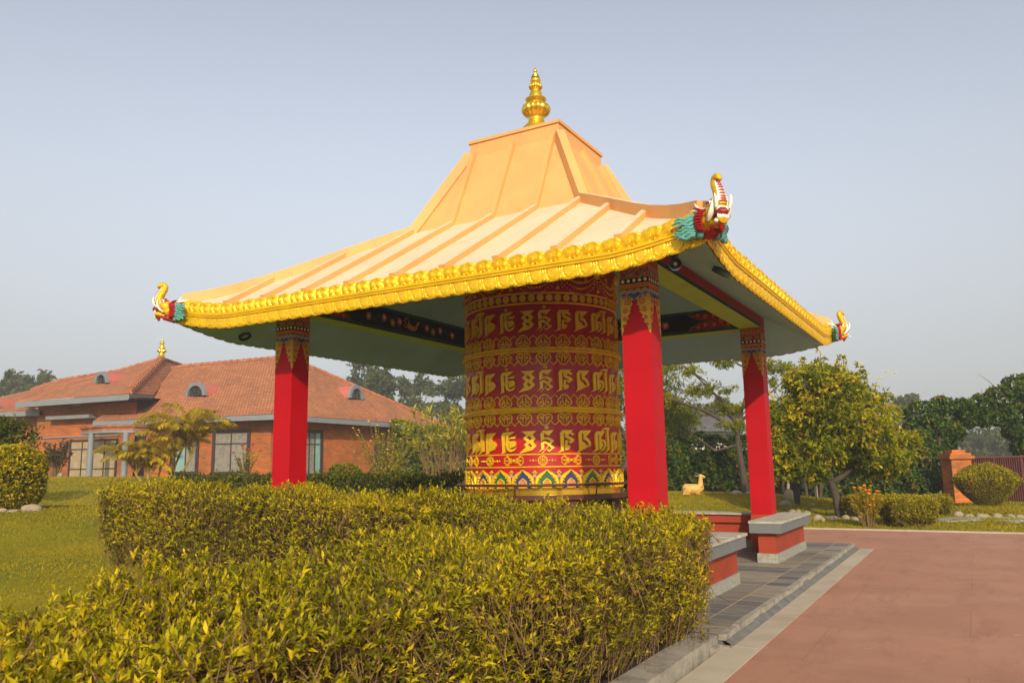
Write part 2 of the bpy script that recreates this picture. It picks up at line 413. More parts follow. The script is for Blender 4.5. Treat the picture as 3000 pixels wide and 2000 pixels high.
X, Y = np.meshgrid(gx, gy, indexing='ij'); Z = flr(X, Y)
nx, ny = X.shape; idx = np.arange(nx*ny).reshape(nx, ny)
F = np.stack([idx[:-1, :-1], idx[1:, :-1], idx[1:, 1:], idx[:-1, 1:]], -1).reshape(-1, 4)
g = np_mesh('ground', np.stack([X, Y, Z], -1).reshape(-1, 3), F, M['lawn']); tag(g, kind='structure')

# short grass on the lawns: far too many blades to count
def grass(name, x0, x1, y0, y1, n, hgt, mat_):
    x = rng.uniform(x0, x1, n); y = rng.uniform(y0, y1, n); ok = ~paved(x, y); x = x[ok]; y = y[ok]; n = len(x)
    z = gz(x, y); P = np.stack([x, y, z-.004], 1)
    D = unit(np.stack([rng.normal(0, .5, n), rng.normal(0, .5, n), np.ones(n)], 1)); N = rdir(n)
    dist = np.hypot(x-CAM.x, y-CAM.y)
    h = hgt*rng.uniform(.5, 1.3, n); w = .006+.0007*dist
    pn = .5+.5*np.sin(x*1.3+1.7*np.sin(y*.8))*np.sin(y*1.1+1.3*np.sin(x*.7))
    v, f, r = leaf_geo(P, D, N, h, w, np.clip(pn*.5+rng.uniform(0, .5, n), 0, 1), bend=.5, fold=.1)
    return v, f, r
M['grass'] = leaf_mat('grass blades', [(0, (.20, .19, .006)), (.5, (.31, .245, .006)), (1, (.42, .31, .012))], .3)
gp_ = [grass('a', -14, 3.6, -11, 1.5, 90000, .035, None), grass('b', -32, -8, -4, 24, 60000, .06, None), grass('c', -12, 8, 9.1, 24, 70000, .06, None)]
v, f, r = join_geo(gp_)
g = np_mesh('grass', v, f, M['grass'], rnd=r); tag(g, kind='stuff')

# red path, border strips, slate apron, drain, kerb
b = MB(); b.box(XP, 60, -40, YP, -.3, 0); b.box(-6, XP-.001, 4.72, YP, -.3, -.001)
o = b.build('path', M['paving']); tag(o, kind='structure')
b = MB()     # pale scuffs scraped into the paving
for (x0, y0, x1, y1, w) in ((6.15, -3.0, 6.75, -2.45, .03), (6.4, -5.6, 6.62, -5.2, .015), (7.6, -6.2, 7.9, -6.35, .02), (5.2, -4.0, 5.45, -3.7, .012), (7.2, 1.0, 7.9, 1.5, .02), (9.0, -1.0, 9.5, -1.6, .018)):
    for k in range(7):
        if random.random() < .75:
            s, e = k/7+random.uniform(0, .04), (k+1)/7-random.uniform(0, .05); p = V((x0+(x1-x0)*s, y0+(y1-y0)*s+random.uniform(-.02, .02), .003)); q = V((x0+(x1-x0)*e, y0+(y1-y0)*e+random.uniform(-.02, .02), .003)); d = (q-p).cross(UPZ).normalized()*w*random.uniform(.3, 1)
            b.poly([p-d*.4, q-d*.5, q+d*.3, p+d*.6])
o = b.build('scuff_marks', M['strip']); tag(o, kind='structure')
b = MB()
b.obox((4.175, -40, -.25), (.235, 0, 0), (0, 35.6, 0), (0, 0, .256)); b.obox((4.175, -4.385, -.25), (.235, 0, 0), (0, 9.03, 0), (0, 0, .256))
b.obox((-6, 4.648, -.25), (10.17, 0, 0), (0, .07, 0), (0, 0, .256)); b.obox((4.10, -4.41, -.25), (.075, 0, 0), (0, -35, 0), (0, 0, .25))
o = b.build('border_strip', M['strip']); tag(o, kind='structure')
b = MB(); b.box(-6.1, 60, YP+.002, YP+.11, -.3, .03)
o = b.build('kerb', M['strip']); tag(o, kind='structure')
b = MB(); b.box(-4.08, 4.075, -4.39, 4.646, -.2, .094)
o = b.build('slate_floor', M['slate']); tag(o, kind='structure')
b = MB(); b.add([(4.078, -4.39, .062), (4.1745, -4.39, .005), (4.1745, 4.646, .005), (4.078, 4.646, .062)], [(0, 1, 2, 3)])
M['drain'] = mat('dark drain slate', (.165, .155, .135), .75, .3, 6, .3, 40, stain=(.22, .19, .13), stain_scale=3, stain_amt=.5)
o = b.build('drain_channel', M['drain']); tag(o, kind='structure')
b = MB(); b.box(4.042, 4.172, -4.47, -4.392, -.2, .012); b.box(4.042, 4.10, -4.66, -4.472, -.2, .03); o = b.build('drain_end', M['conc']); tag(o, kind='structure')
# broken mortar lip along the apron edge
b = MB(); yy = -4.40
while yy < 4.6:
    l = random.uniform(.25, .7); w = random.uniform(.035, .06)
    b.obox((4.045, yy, .05), (w+random.uniform(0, .015), 0, 0), (0, min(l, 4.62-yy)-.01, 0), (0, 0, .048+random.uniform(0, .012))); yy += l
o = b.build('apron_edge', M['conc']); tag(o, kind='structure')
# concrete planter kerb running along the hedge
b = MB(); n = 46
for i in range(n):
    y0 = -4.41-i*.62; b.obox((3.80, y0, -.25), (.24, 0, 0), (0, -.617, 0), (0, 0, .345+random.uniform(-.004, .004)))
o = b.build('planter_kerb', M['conc']); tag(o, 'old concrete kerb holding the planting bed beside the red path', 'kerb')
b = MB(); b.box(-1.0, 3.80, -33, -4.42, -.2, .06)
b = MB(); b.obox((1.9, -33, -.2), (1.9, 0, 0), (0, 28.6, 0), (0, 0, .27)); o = b.build('soil', M['soil']); tag(o, kind='structure')
# ================================================================== the pavilion
C0, HW, EE, BK, ECAP = 2.8652, .1765, 4.0227, 1.5218, .8744
pav = thing('pavilion', 'open square pavilion with apricot ribbed roof, gold eaves and red columns', 'pavilion', (0, 0, .094))
def lift(u): return .17*min(1.15, max(0, (abs(u)-2.9)/1.12))**1.5
def zroof(h, u, base=3.97):
    """top of the lower slope at distance h from the axis, u along the eave"""
    t = (EE-h)/(EE-BK)
    return base+(5.459-base)*t+lift(u)*max(0, (h-2.2)/(EE-2.2))
ROT = [Matrix.Rotation(k*PI/2, 3, 'Z') for k in range(4)]   # 0 front(-y),1 right(+x),2 back,3 left

# ---- roof shell: lower flared slopes, steep upper slopes, soffit
b = MB()
for R in ROT:
    hs = [EE, 3.9, 3.7, 3.45, 3.2, 2.9, 2.5, 2.0, BK]; ns = 40
    for top in (True, False):
        vs = []; fs = []
        for i, h in enumerate(hs):
            hh = h-(0 if top else .0)
            for j in range(ns+1):
                u = (-1+2*j/ns)*hh
                z = zroof(h, u) if top else zroof(h, u)-.32
                vs.append(R @ V((u, -hh, z)))
        for i in range(len(hs)-1):
            for j in range(ns):
                a = i*(ns+1)+j; q = (a, a+1, a+ns+2, a+ns+1)
                fs.append(q if top else q[::-1])
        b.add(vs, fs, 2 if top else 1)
    # rim
    vs = []; 
    for j in range(ns+1):
        u = (-1+2*j/ns)*EE; vs += [R @ V((u, -EE, zroof(EE, u)-.32)), R @ V((u, -EE, zroof(EE, u)))]
    b.add(vs, [(2*j, 2*j+2, 2*j+3, 2*j+1) for j in range(ns)], 1)
    # steep part
    zt = 6.86; et = ECAP-.03
    b.quad(R @ V((-BK, -BK, 5.459)), R @ V((BK, -BK, 5.459)), R @ V((et, -et, zt)), R @ V((-et, -et, zt)), 0)
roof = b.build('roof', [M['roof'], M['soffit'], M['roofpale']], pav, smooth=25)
# cap block with a projecting lip
b = MB(); c = ECAP-.025
b.box(-c, c, -c, c, 6.80, 7.085); b.box(-ECAP, ECAP, -ECAP, ECAP, 7.087, 7.14)
b.build('roof_cap', M['roof'], roof)
# ribs
def rib(name, pts, w, h, nrm, lo=0):
    b = MB(); n = len(pts); vs = []
    for i, p in enumerate(pts):
        p = V(p); t = (V(pts[min(i+1, n-1)])-V(pts[max(i-1, 0)])).normalized(); nn = V(nrm[i]); nn = (nn-t*nn.dot(t)).normalized(); s = t.cross(nn).normalized()
        vs += [p-s*w/2-nn*.03, p-s*w/2+nn*h, p+s*w/2+nn*h, p+s*w/2-nn*.03]
    fs = []
    for i in range(n-1):
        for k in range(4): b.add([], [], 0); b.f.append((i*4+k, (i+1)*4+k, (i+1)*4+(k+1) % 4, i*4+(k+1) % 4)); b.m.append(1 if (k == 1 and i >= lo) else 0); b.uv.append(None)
    b.v = [tuple(p) for p in vs]
    for f in ((0, 1, 2, 3), tuple(range(n*4-1, (n-1)*4-1, -1))): b.f.append(f); b.m.append(0); b.uv.append(None)
    return b.build(name, [M['roof'], M['roofpale']], roof)  # lower rib tops share the pale colour with dust and sky light painted in
for R in ROT:
    n_up = R @ V((0, -1.0, .5)); n_lo = R @ V((0, -.5, .85))
    for x in (-.765, 0, .765):
        s = (1.35/(6.86-5.459))
        xt = x*.99
        pts = [R @ V((xt, -(ECAP-.028), 6.865)), R @ V((x, -(BK-.02), 5.475)), R @ V((x, -2.2, zroof(2.2, x))), R @ V((x, -3.0, zroof(3.0, x))), R @ V((x, -3.6, zroof(3.6, x))), R @ V((x, -EE+.03, zroof(EE-.03, x)))]
        rib('rib', pts, .085, .075, [n_up, (n_up+n_lo)/2, n_lo, n_lo, n_lo, n_lo], 1)
    for x in (-3.07, -2.30, -1.53, 1.53, 2.30, 3.07):
        h0 = abs(x)+.02; hs = [h0+(EE-.03-h0)*k/4 for k in range(5)]
        pts = [R @ V((x, -h, zroof(h, x))) for h in hs]
        rib('rib', pts, .085, .075, [n_lo]*5)
    nh = R @ V((.6, -.6, .6))
    pts = [R @ V((ECAP-.035, -ECAP+.035, 6.865)), R @ V((BK, -BK, 5.459))]+[R @ V((h, -h, zroof(h, h))) for h in (2.0, 2.5, 2.9, 3.2, 3.5, 3.75, 4.0)]
    rib('hip_rib', pts, .14, .12, [nh, R @ V((.5, -.5, .85))]+[R @ V((.35, -.35, .9))]*7, 1)

# ---- finial on the cap
def finial_prof(zb, s):
    pr = [(.30, 0), (.30, .05), (.27, .10), (.27, .38), (.23, .42), (.185, .47), (.15, .52), (.135, .56), (.15, .60), (.19, .64, 14), (.245, .69, 14), (.262, .74, 14), (.25, .80, 14), (.21, .835, 14), (.165, .86), (.15, .875),
          (.19, .93), (.192, .945), (.182, .955), (.128, .962), (.125, 1.0), (.108, 1.06), (.092, 1.10), (.078, 1.113), (.076, 1.125), (.10, 1.145, 12), (.124, 1.17, 12), (.124, 1.20, 12), (.10, 1.225, 12), (.07, 1.235),
          (.07, 1.245), (.092, 1.275), (.096, 1.30), (.085, 1.335), (.066, 1.345), (.073, 1.352), (.073, 1.367), (.058, 1.375), (.058, 1.395), (.058, 1.40), (.044, 1.41), (.044, 1.43), (.026, 1.445), (.022, 1.455), (.038, 1.478), (.036, 1.50), (.016, 1.53), (0.001, 1.555)]
    return [(p[0]*s, zb+p[1]*s, *(p[2:])) for p in pr]
b = MB(); b.lathe([p for p in finial_prof(7.10, 1.0)], 72)
b.build('finial', M['goldm'], roof, smooth=50)
b = MB(); b.lathe([(.074, 8.452), (.076, 8.458), (.074, 8.467)], 24); b.lathe([(.059, 8.494), (.061, 8.50), (.059, 8.506)], 24)
b.build('finial_ring', M['blackp'], roof, smooth=50)

# ---- gold eaves
def cornice(R, name):
    b = MB()
    W = EE+.005
    def mp(u, v, d): # u along the eave, v height above lower edge, d outwards
        f = d/(W)                            # corner mitre
        return R @ V((u*(1+f), -W-d, 3.655+lift(u)+v))
    NP, NF = 39, 35
    # petals
    L = 2*W; pw = L/NP; nu, nv = 14, 9
    for k in range(NP):
        vs = []
        for j in range(nv+1):
            w = j/nv
            for i in range(nu+1):
                t = -0.5+i/nu
                a = abs(t)
                q = math.hypot(t/.25, max(0, w-.32)/.42)
                d = .032+.012*math.exp(-((q-1)/.16)**2)+(.007*(1-q*q) if q < .8 else 0)-.012*math.exp(-((q-1.30)/.13)**2)
                d += .004*math.exp(-((q-1.6)/.2)**2)
                if w > .84: d += .004*math.cos(t*2*PI*5)
                bot = .158-(.020*(a/.44)**6 if a < .44 else .020)
                if a >= .45:
                    d = .008+.034*max(0, 1-abs(a-.5)/.045)*(.5+.5*w); bot = .152-.012*(a < .47)
                if w >= .999: d *= .55
                vs.append(mp(-W+(k+.5+t)*pw, .144-bot*w, d))
        fs = []
        for j in range(nv):
            for i in range(nu):
                p = j*(nu+1)+i; fs.append((p, p+nu+1, p+nu+2, p+1))
        b.add(vs, fs)
    # mouldings
    prof = [(.138, .010), (.141, .050), (.151, .052), (.154, .044), (.166, .046), (.178, .060), (.190, .056), (.195, .042), (.206, .044), (.211, .036), (.216, .030), (.216, 0)]
    us = [-W+L*k/80 for k in range(81)]; vs = []
    for u in us: vs += [mp(u, v, d) for v, d in prof]
    n = len(prof); b.add(vs, [(i*n+j, (i+1)*n+j, (i+1)*n+j+1, i*n+j+1) for i in range(80) for j in range(n-1)])
    # crest of cloud flowers
    fw = L/NF; nu, nv = 16, 9
    for k in range(NF):
        for side in (0, 1):
            vs = []
            for j in range(nv+1):
                w = j/nv
                for i in range(nu+1):
                    t = -0.5+i/nu; a = abs(t)
                    top = .155*max(.80, math.sqrt(max(0, 1-(t/.30)**2))*.36+.64 if a < .30 else 0, (math.sqrt(max(0, 1-((a-.30)/.15)**2))*.16+.76) if a < .45 else 0)
                    if a > .46: top = .155*.74
                    y = w*top
                    d = .010+.026*math.sqrt(max(0, 1-(a/.5)**2.5))
                    r1 = math.hypot((a-.24)*fw, y-.048)/.040     # curled knobs
                    if r1 < 1: d += .019*math.sqrt(1-r1*r1)
                    if r1 < .4: d -= .008*(1-r1/.4)
                    d -= .014*math.exp(-((r1-1.08)/.16)**2)
                    r2 = math.hypot(t*fw, (y-.098)*1.0)/.052
                    d += .010*math.exp(-((r2-1)/.2)**2)-(.008*math.sqrt(1-r2*r2) if r2 < 1 else 0)
                    r3 = math.hypot((a-.40)*fw, y-.085)/.030
                    if r3 < 1: d += .006*math.sqrt(1-r3*r3)
                    if a < .03 and y < .06: d += .018
                    if a > .47: d *= .3
                    if w > .99: d = .012
                    if side: d = -.045-.3*d*(0 if w > .9 else 1)
                    vs.append(mp(-W+(k+.5+t)*fw, .214+y, d))
            fs = []
            for j in range(nv):
                for i in range(nu):
                    p = j*(nu+1)+i; q = (p, p+1, p+nu+2, p+nu+1); fs.append(q if not side else q[::-1])
            top0 = nv*(nu+1)
            b.add(vs, fs)
            if side == 0: front = vs
        back = vs; t0 = nv*(nu+1)
        b.add([front[t0+i] for i in range(nu+1)]+[back[t0+i] for i in range(nu+1)], [(i, i+1, nu+2+i, nu+1+i) for i in range(nu)])
    return b.build(name, M['gold'], pav, smooth=40)
for k in range(4): cornice(ROT[k], 'gold_cornice')

# ---- beams
ZB, ZI = 4.03, 4.447
a0, a1 = C0-HW, C0+HW
def scroll(cx, cy, r, turns, s=1, a_=0, n=16, r1=.12):
    return [(cx+s*r*(1-(1-r1)*i/n)*math.cos(a_+turns*2*PI*i/n), cy+r*(1-(1-r1)*i/n)*math.sin(a_+turns*2*PI*i/n)) for i in range(n+1)]
def rect(u0, u1, v0, v1): return [(u0, v0), (u1, v0), (u1, v1), (u0, v1)]
for k, R in enumerate(ROT):
    L = a1 if k % 2 == 0 else a0-.002
    b = MB(); e = .0
    ax = R @ V((1, 0, 0)); ou = R @ V((0, -1, 0))
    b.obox(R @ V((-L, -a1, ZB)), ax*2*L, -ou*(2*HW), V((0, 0, .215)))
    b.obox(R @ V((-a0, -a1+.03, ZB+.217)), ax*2*a0, -ou*(2*HW-.03), V((0, 0, .20)))
    beam = b.build('beam', [M['crimson']], pav)
    b = MB()   # under face
    b.obox(R @ V((-L, -a1-.002, ZB-.004)), ax*2*L, -ou*(2*HW+.004), V((0, 0, .003)))
    b.build('beam_underside', M['lime'], beam)
    f = frame(R @ V((0, -a1, ZB)), ax, (0, 0, 1), ou); b = MB()
    b.prism(rect(-L, L, -.002, .05), 0, .004, f, 0); b.prism(rect(-L, L, .05, .062), 0, .004, f, 1)
    b.build('beam_border', [M['dkgreen'], M['green']], beam)
    # painted frieze on the inner face
    f = frame(R @ V((0, -a0, ZB)), -ax, (0, 0, 1), -ou); b = MB(); H = ZI-ZB
    b.prism(rect(-a0, a0, .0, H), 0, .004, f, 0)
    for v0 in (.004, H-.062):
        b.prism(rect(-a0, a0, v0, v0+.058), .004, .006, f, 1)
        x = -a0+.1
        for dv in (.012, .032, .048): b.prism(rect(-a0, a0, v0+dv-.004, v0+dv+.004), .006, .0075, f, 2)
        while x < a0-.2:
            b.ribbon([(x, v0+.006), (x+.02, v0+.03), (x+.07, v0+.052)], .016, .009, f, 2, .0062); x += .36
    for s in (-1, 1):     # ogee end panels with scrolls
        e0 = a0-.95
        pts = [(s*a0, .064), (s*(e0), .064), (s*(e0+.05), .12), (s*(e0+.22), .185), (s*(e0+.42), .205), (s*(e0+.50), H/2), (s*(e0+.42), H-.205), (s*(e0+.22), H-.185), (s*(e0+.05), H-.12), (s*e0, H-.064), (s*a0, H-.064)]
        b.prism(pts, .004, .007, f, 3)
        b.ribbon(pts[1:-1], .018, .011, f, 2, .007)
        for (du, dv, r) in ((.18, .095, .028), (.32, .13, .036), (.48, .12, .034), (.62, .17, .045), (.75, .11, .035), (.86, .2, .05), (.18, H-.095, .028), (.32, H-.13, .036), (.48, H-.12, .034), (.62, H-.17, .045), (.75, H-.11, .035), (.60, H/2, .03)):
            b.ribbon(scroll(s*(e0+du), dv, r, 1.3, s), .017, .011, f, 4, .007)
    # flowers, vines and a pair of birds
    for s in (-1, 1):
        vine = [(s*(.25+.035*i), H/2+.075*math.sin(i*.95)) for i in range(33)]
        b.ribbon(vine, .012, .006, f, 2, .004)
        for i in range(1, 30, 3):
            b.ribbon(scroll(vine[i][0], vine[i][1]+(.045 if i % 2 else -.045), .036, 1.1, s, i), .010, .0065, f, 2, .004)
        for (u, dv, c) in ((.42, .02, 5), (.62, -.03, 4), (.86, .03, 5), (1.28, -.01, 5)):
            for q in range(6):
                an = q*PI/3; b.dome(s*u+.045*math.cos(an), H/2+dv+.045*math.sin(an), .030, .010, f, c, 7, .004)
            b.dome(s*u, H/2+dv, .028, .013, f, 6, 7, .004)
    body = [(-.20, .17), (-.12, .12), (.0, .11), (.09, .14), (.12, .2), (.16, .27), (.20, .28), (.15, .31), (.10, .27), (.06, .2), (-.05, .2), (-.13, .25), (-.17, .31), (-.16, .22)]
    b.prism([(u, v) for u, v in body], .004, .009, f, 7)
    b.ribbon([(-.2, .2), (-.27, .26), (-.25, .31), (-.16, .33)], .03, .010, f, 8, .004); b.ribbon([(-.16, .16), (-.26, .15), (-.3, .2)], .025, .0105, f, 8, .004)
    b.build('painted_frieze', [M['navy'], M['dkgreen'], M['green'], M['crimson'], M['ochre'], M['pink'], M['whitep'], M['ochre'], M['orange']], beam)

# ---- columns with painted heads
def column():
    b = MB(); b.box(-HW, HW, -HW, HW, .72-.094, ZB-.094-.005)
    col = b.build('column', M['red'], pav, local=True)
    b = MB(); w = HW+.012; b.box(-w, w, -w, w, 0, .72-.094)
    b.build('pedestal', M['oxide'], col, local=True)
    b = MB()
    for R in ROT:
        ax = R @ V((1, 0, 0)); ou = R @ V((0, -1, 0)); f = frame(R @ V((0, -HW, ZB-.094)), ax, (0, 0, 1), ou); W = HW+.0005
        b.prism(rect(-W, W, -.12, -.006), 0, .003, f, 1)                     # key pattern band
        for i in range(-2, 3):
            u = i*.07
            b.ribbon([(u-.03, -.105), (u-.03, -.045), (u+.012, -.045), (u+.012, -.075)], .010, .0055, f, 2, .003); b.ribbon([(u+.035, -.02), (u-.03, -.02)], .010, .0055, f, 2, .003)
        b.prism(rect(-W, W, -.215, -.12), 0, .003, f, 3)                     # little lotus arches
        for i in range(4):
            u = -W+(i+.5)*2*W/4
            b.ribbon([(u-.038, -.212), (u-.036, -.165), (u-.018, -.14), (u, -.134), (u+.018, -.14), (u+.036, -.165), (u+.038, -.212)], .012, .006, f, 4, .003)
            b.dome(u, -.185, .026, .007, f, 1 if i % 2 else 5, 8, .003)
        b.prism(rect(-W, W, -.222, -.215), 0, .004, f, 6)
        b.prism(rect(-W, W, -.29, -.222), 0, .0032, f, 2)                    # pearl band
        for i in range(5):
            u = -W+(i+.5)*2*W/5; b.prism([(u+.021*math.cos(q*PI/6), -.256+.021*math.sin(q*PI/6)) for q in range(12)], .003, .0055, f, 7)
        b.prism(rect(-W, W, -.345, -.29), 0, .003, f, 1)                     # orange band
        # scalloped drapes
        for (dv, c, d) in ((-.345, 8, .0030), (-.362, 7, .0036), (-.370, 5, .0042), (-.388, 7, .0048), (-.396, 9, .0054)):
            top = []
            for i in range(25):
                t = i/24; top.append((-W+2*W*t, dv-.026*(1-abs(math.sin(t*4*PI/1.0)))*.9))
            b.prism(top+[(W, -.44), (-W, -.44)] if False else [(-W, dv-.10)]+[(u, v) for u, v in top]+[(W, dv-.10)], 0, d, f, c)
        # gold scroll spandrels
        for s in (-1, 1):
            x = lambda t: s*(HW-t)
            out = [(x(0), -.43), (x(.06), -.425), (x(.12), -.44), (x(.155), -.47), (x(.135), -.51), (x(.15), -.535), (x(.115), -.56), (x(.125), -.60), (x(.095), -.625), (x(.10), -.655), (x(.075), -.69), (x(.078), -.715), (x(.05), -.75), (x(.055), -.775), (x(.028), -.82), (x(.02), -.86), (x(0), -.90)]
            b.prism(out, .0, .0066, f, 6)
            for (t, v, r, d) in ((.082, -.505, .050, 1.6), (.052, -.615, .034, 1.5), (.040, -.71, .026, 1.4), (.026, -.795, .017, 1.3)):
                b.ribbon(scroll(x(t), v, r, d, s, 1.5), .0125, .0095, f, 10, .0066)
            for (t, v) in ((.15, -.48), (.13, -.555), (.108, -.64), (.085, -.705), (.06, -.76)):
                b.dome(x(t), v, .013, .012, f, 6, 7, .0066)
            for t, v in ((.045, -.452), (.11, -.452)): b.ribbon(scroll(x(t), v, .024, 1.2, s, 0), .010, .0105, f, 9, .0066)
        b.prism([(-.03, -.43), (.03, -.43), (.022, -.475), (0, -.50), (-.022, -.475)], 0, .0075, f, 9)
    b.build('painted_capital', [M['red'], M['orange'], M['blackp'], M['crimson'], M['teal'], M['crimson'], M['ochre'], M['whitep'], M['green'], M['blue'], M['crimson']], col, local=True)
    return col
col0 = column()
for k, (sx, sy) in enumerate(((-1, -1), (1, -1), (1, 1), (-1, 1))):
    o = col0 if k == 0 else copy_tree(col0, pav)
    o.location = (sx*C0, sy*C0, 0)

# ---- lamps in the soffit
def soffit_pt(px, py):
    """hit of a photo pixel with the sloping soffit (front or right)"""
    best = None
    for R in ROT:
        n = R @ V((0, .5126, -.8586)) if False else None
        P1 = R @ V((-1, -EE, 3.65)); P2 = R @ V((1, -EE, 3.65)); P3 = R @ V((0, -BK, 5.139)); nn = (P2-P1).cross(P3-P1).normalized()
        p = on_plane(px, py, P1, nn); q = R.inverted() @ p
        if q.y < -1 and abs(q.x) <= abs(q.y)+.1 and q.y > -EE-.1:
            d = (p-CAM).length
            if best is None or d < best[0]: best = (d, p, nn if nn.z < 0 else -nn)
    return best
for (px, py) in ((717, 984), (2112, 796)):
    h = soffit_pt(px, py)
    if h:
        d, p, nn = h; b = MB(); p = p+V((0, 0, .0))+nn*lift(0)
        a = nn.orthogonal().normalized(); c_ = nn.cross(a)
        rings = []
        for r, dd in ((.10, -.02), (.10, .03), (.075, .03), (.07, -.05), (.0, -.05)): rings.append([p+nn*dd+(a*math.cos(t*PI/8)+c_*math.sin(t*PI/8))*max(r, .001) for t in range(16)])
        vs = [q for r in rings for q in r]; fs = [(i*16+j, i*16+(j+1) % 16, (i+1)*16+(j+1) % 16, (i+1)*16+j) for i in range(4) for j in range(16)]
        b.add(vs, fs); b.build('downlight', M['dkgreen'], pav, smooth=40)
h = soffit_pt(1976, 752)
p = h[1]+V((0, 0, .05))
b = MB(); b.tube([p-V((0, 0, .0)), p-V((0, 0, .04))], [.05, .045], 16)
ax = V((.3, -.75, -.45)).normalized(); c_ = p-V((0, 0, .11))
b.tube([p-V((0, 0, .03)), c_-ax*.10], .018, 8)
b.tube([c_-ax*.12, c_-ax*.08, c_+ax*.06, c_+ax*.09], [.03, .052, .064, .068], 20, cap=False)
b.tube([c_+ax*.035, c_-ax*.07], [.059, .046], 20, mat=1)
lamp = b.build('floodlight', [M['greyp'], M['barkd']], pav, smooth=40)
b = MB(); b.tube([c_+ax*.03, c_+ax*.06, c_+ax*.085], [.02, .024, .012], 12); b.build('lamp_bulb', M['slab'], lamp, smooth=60)
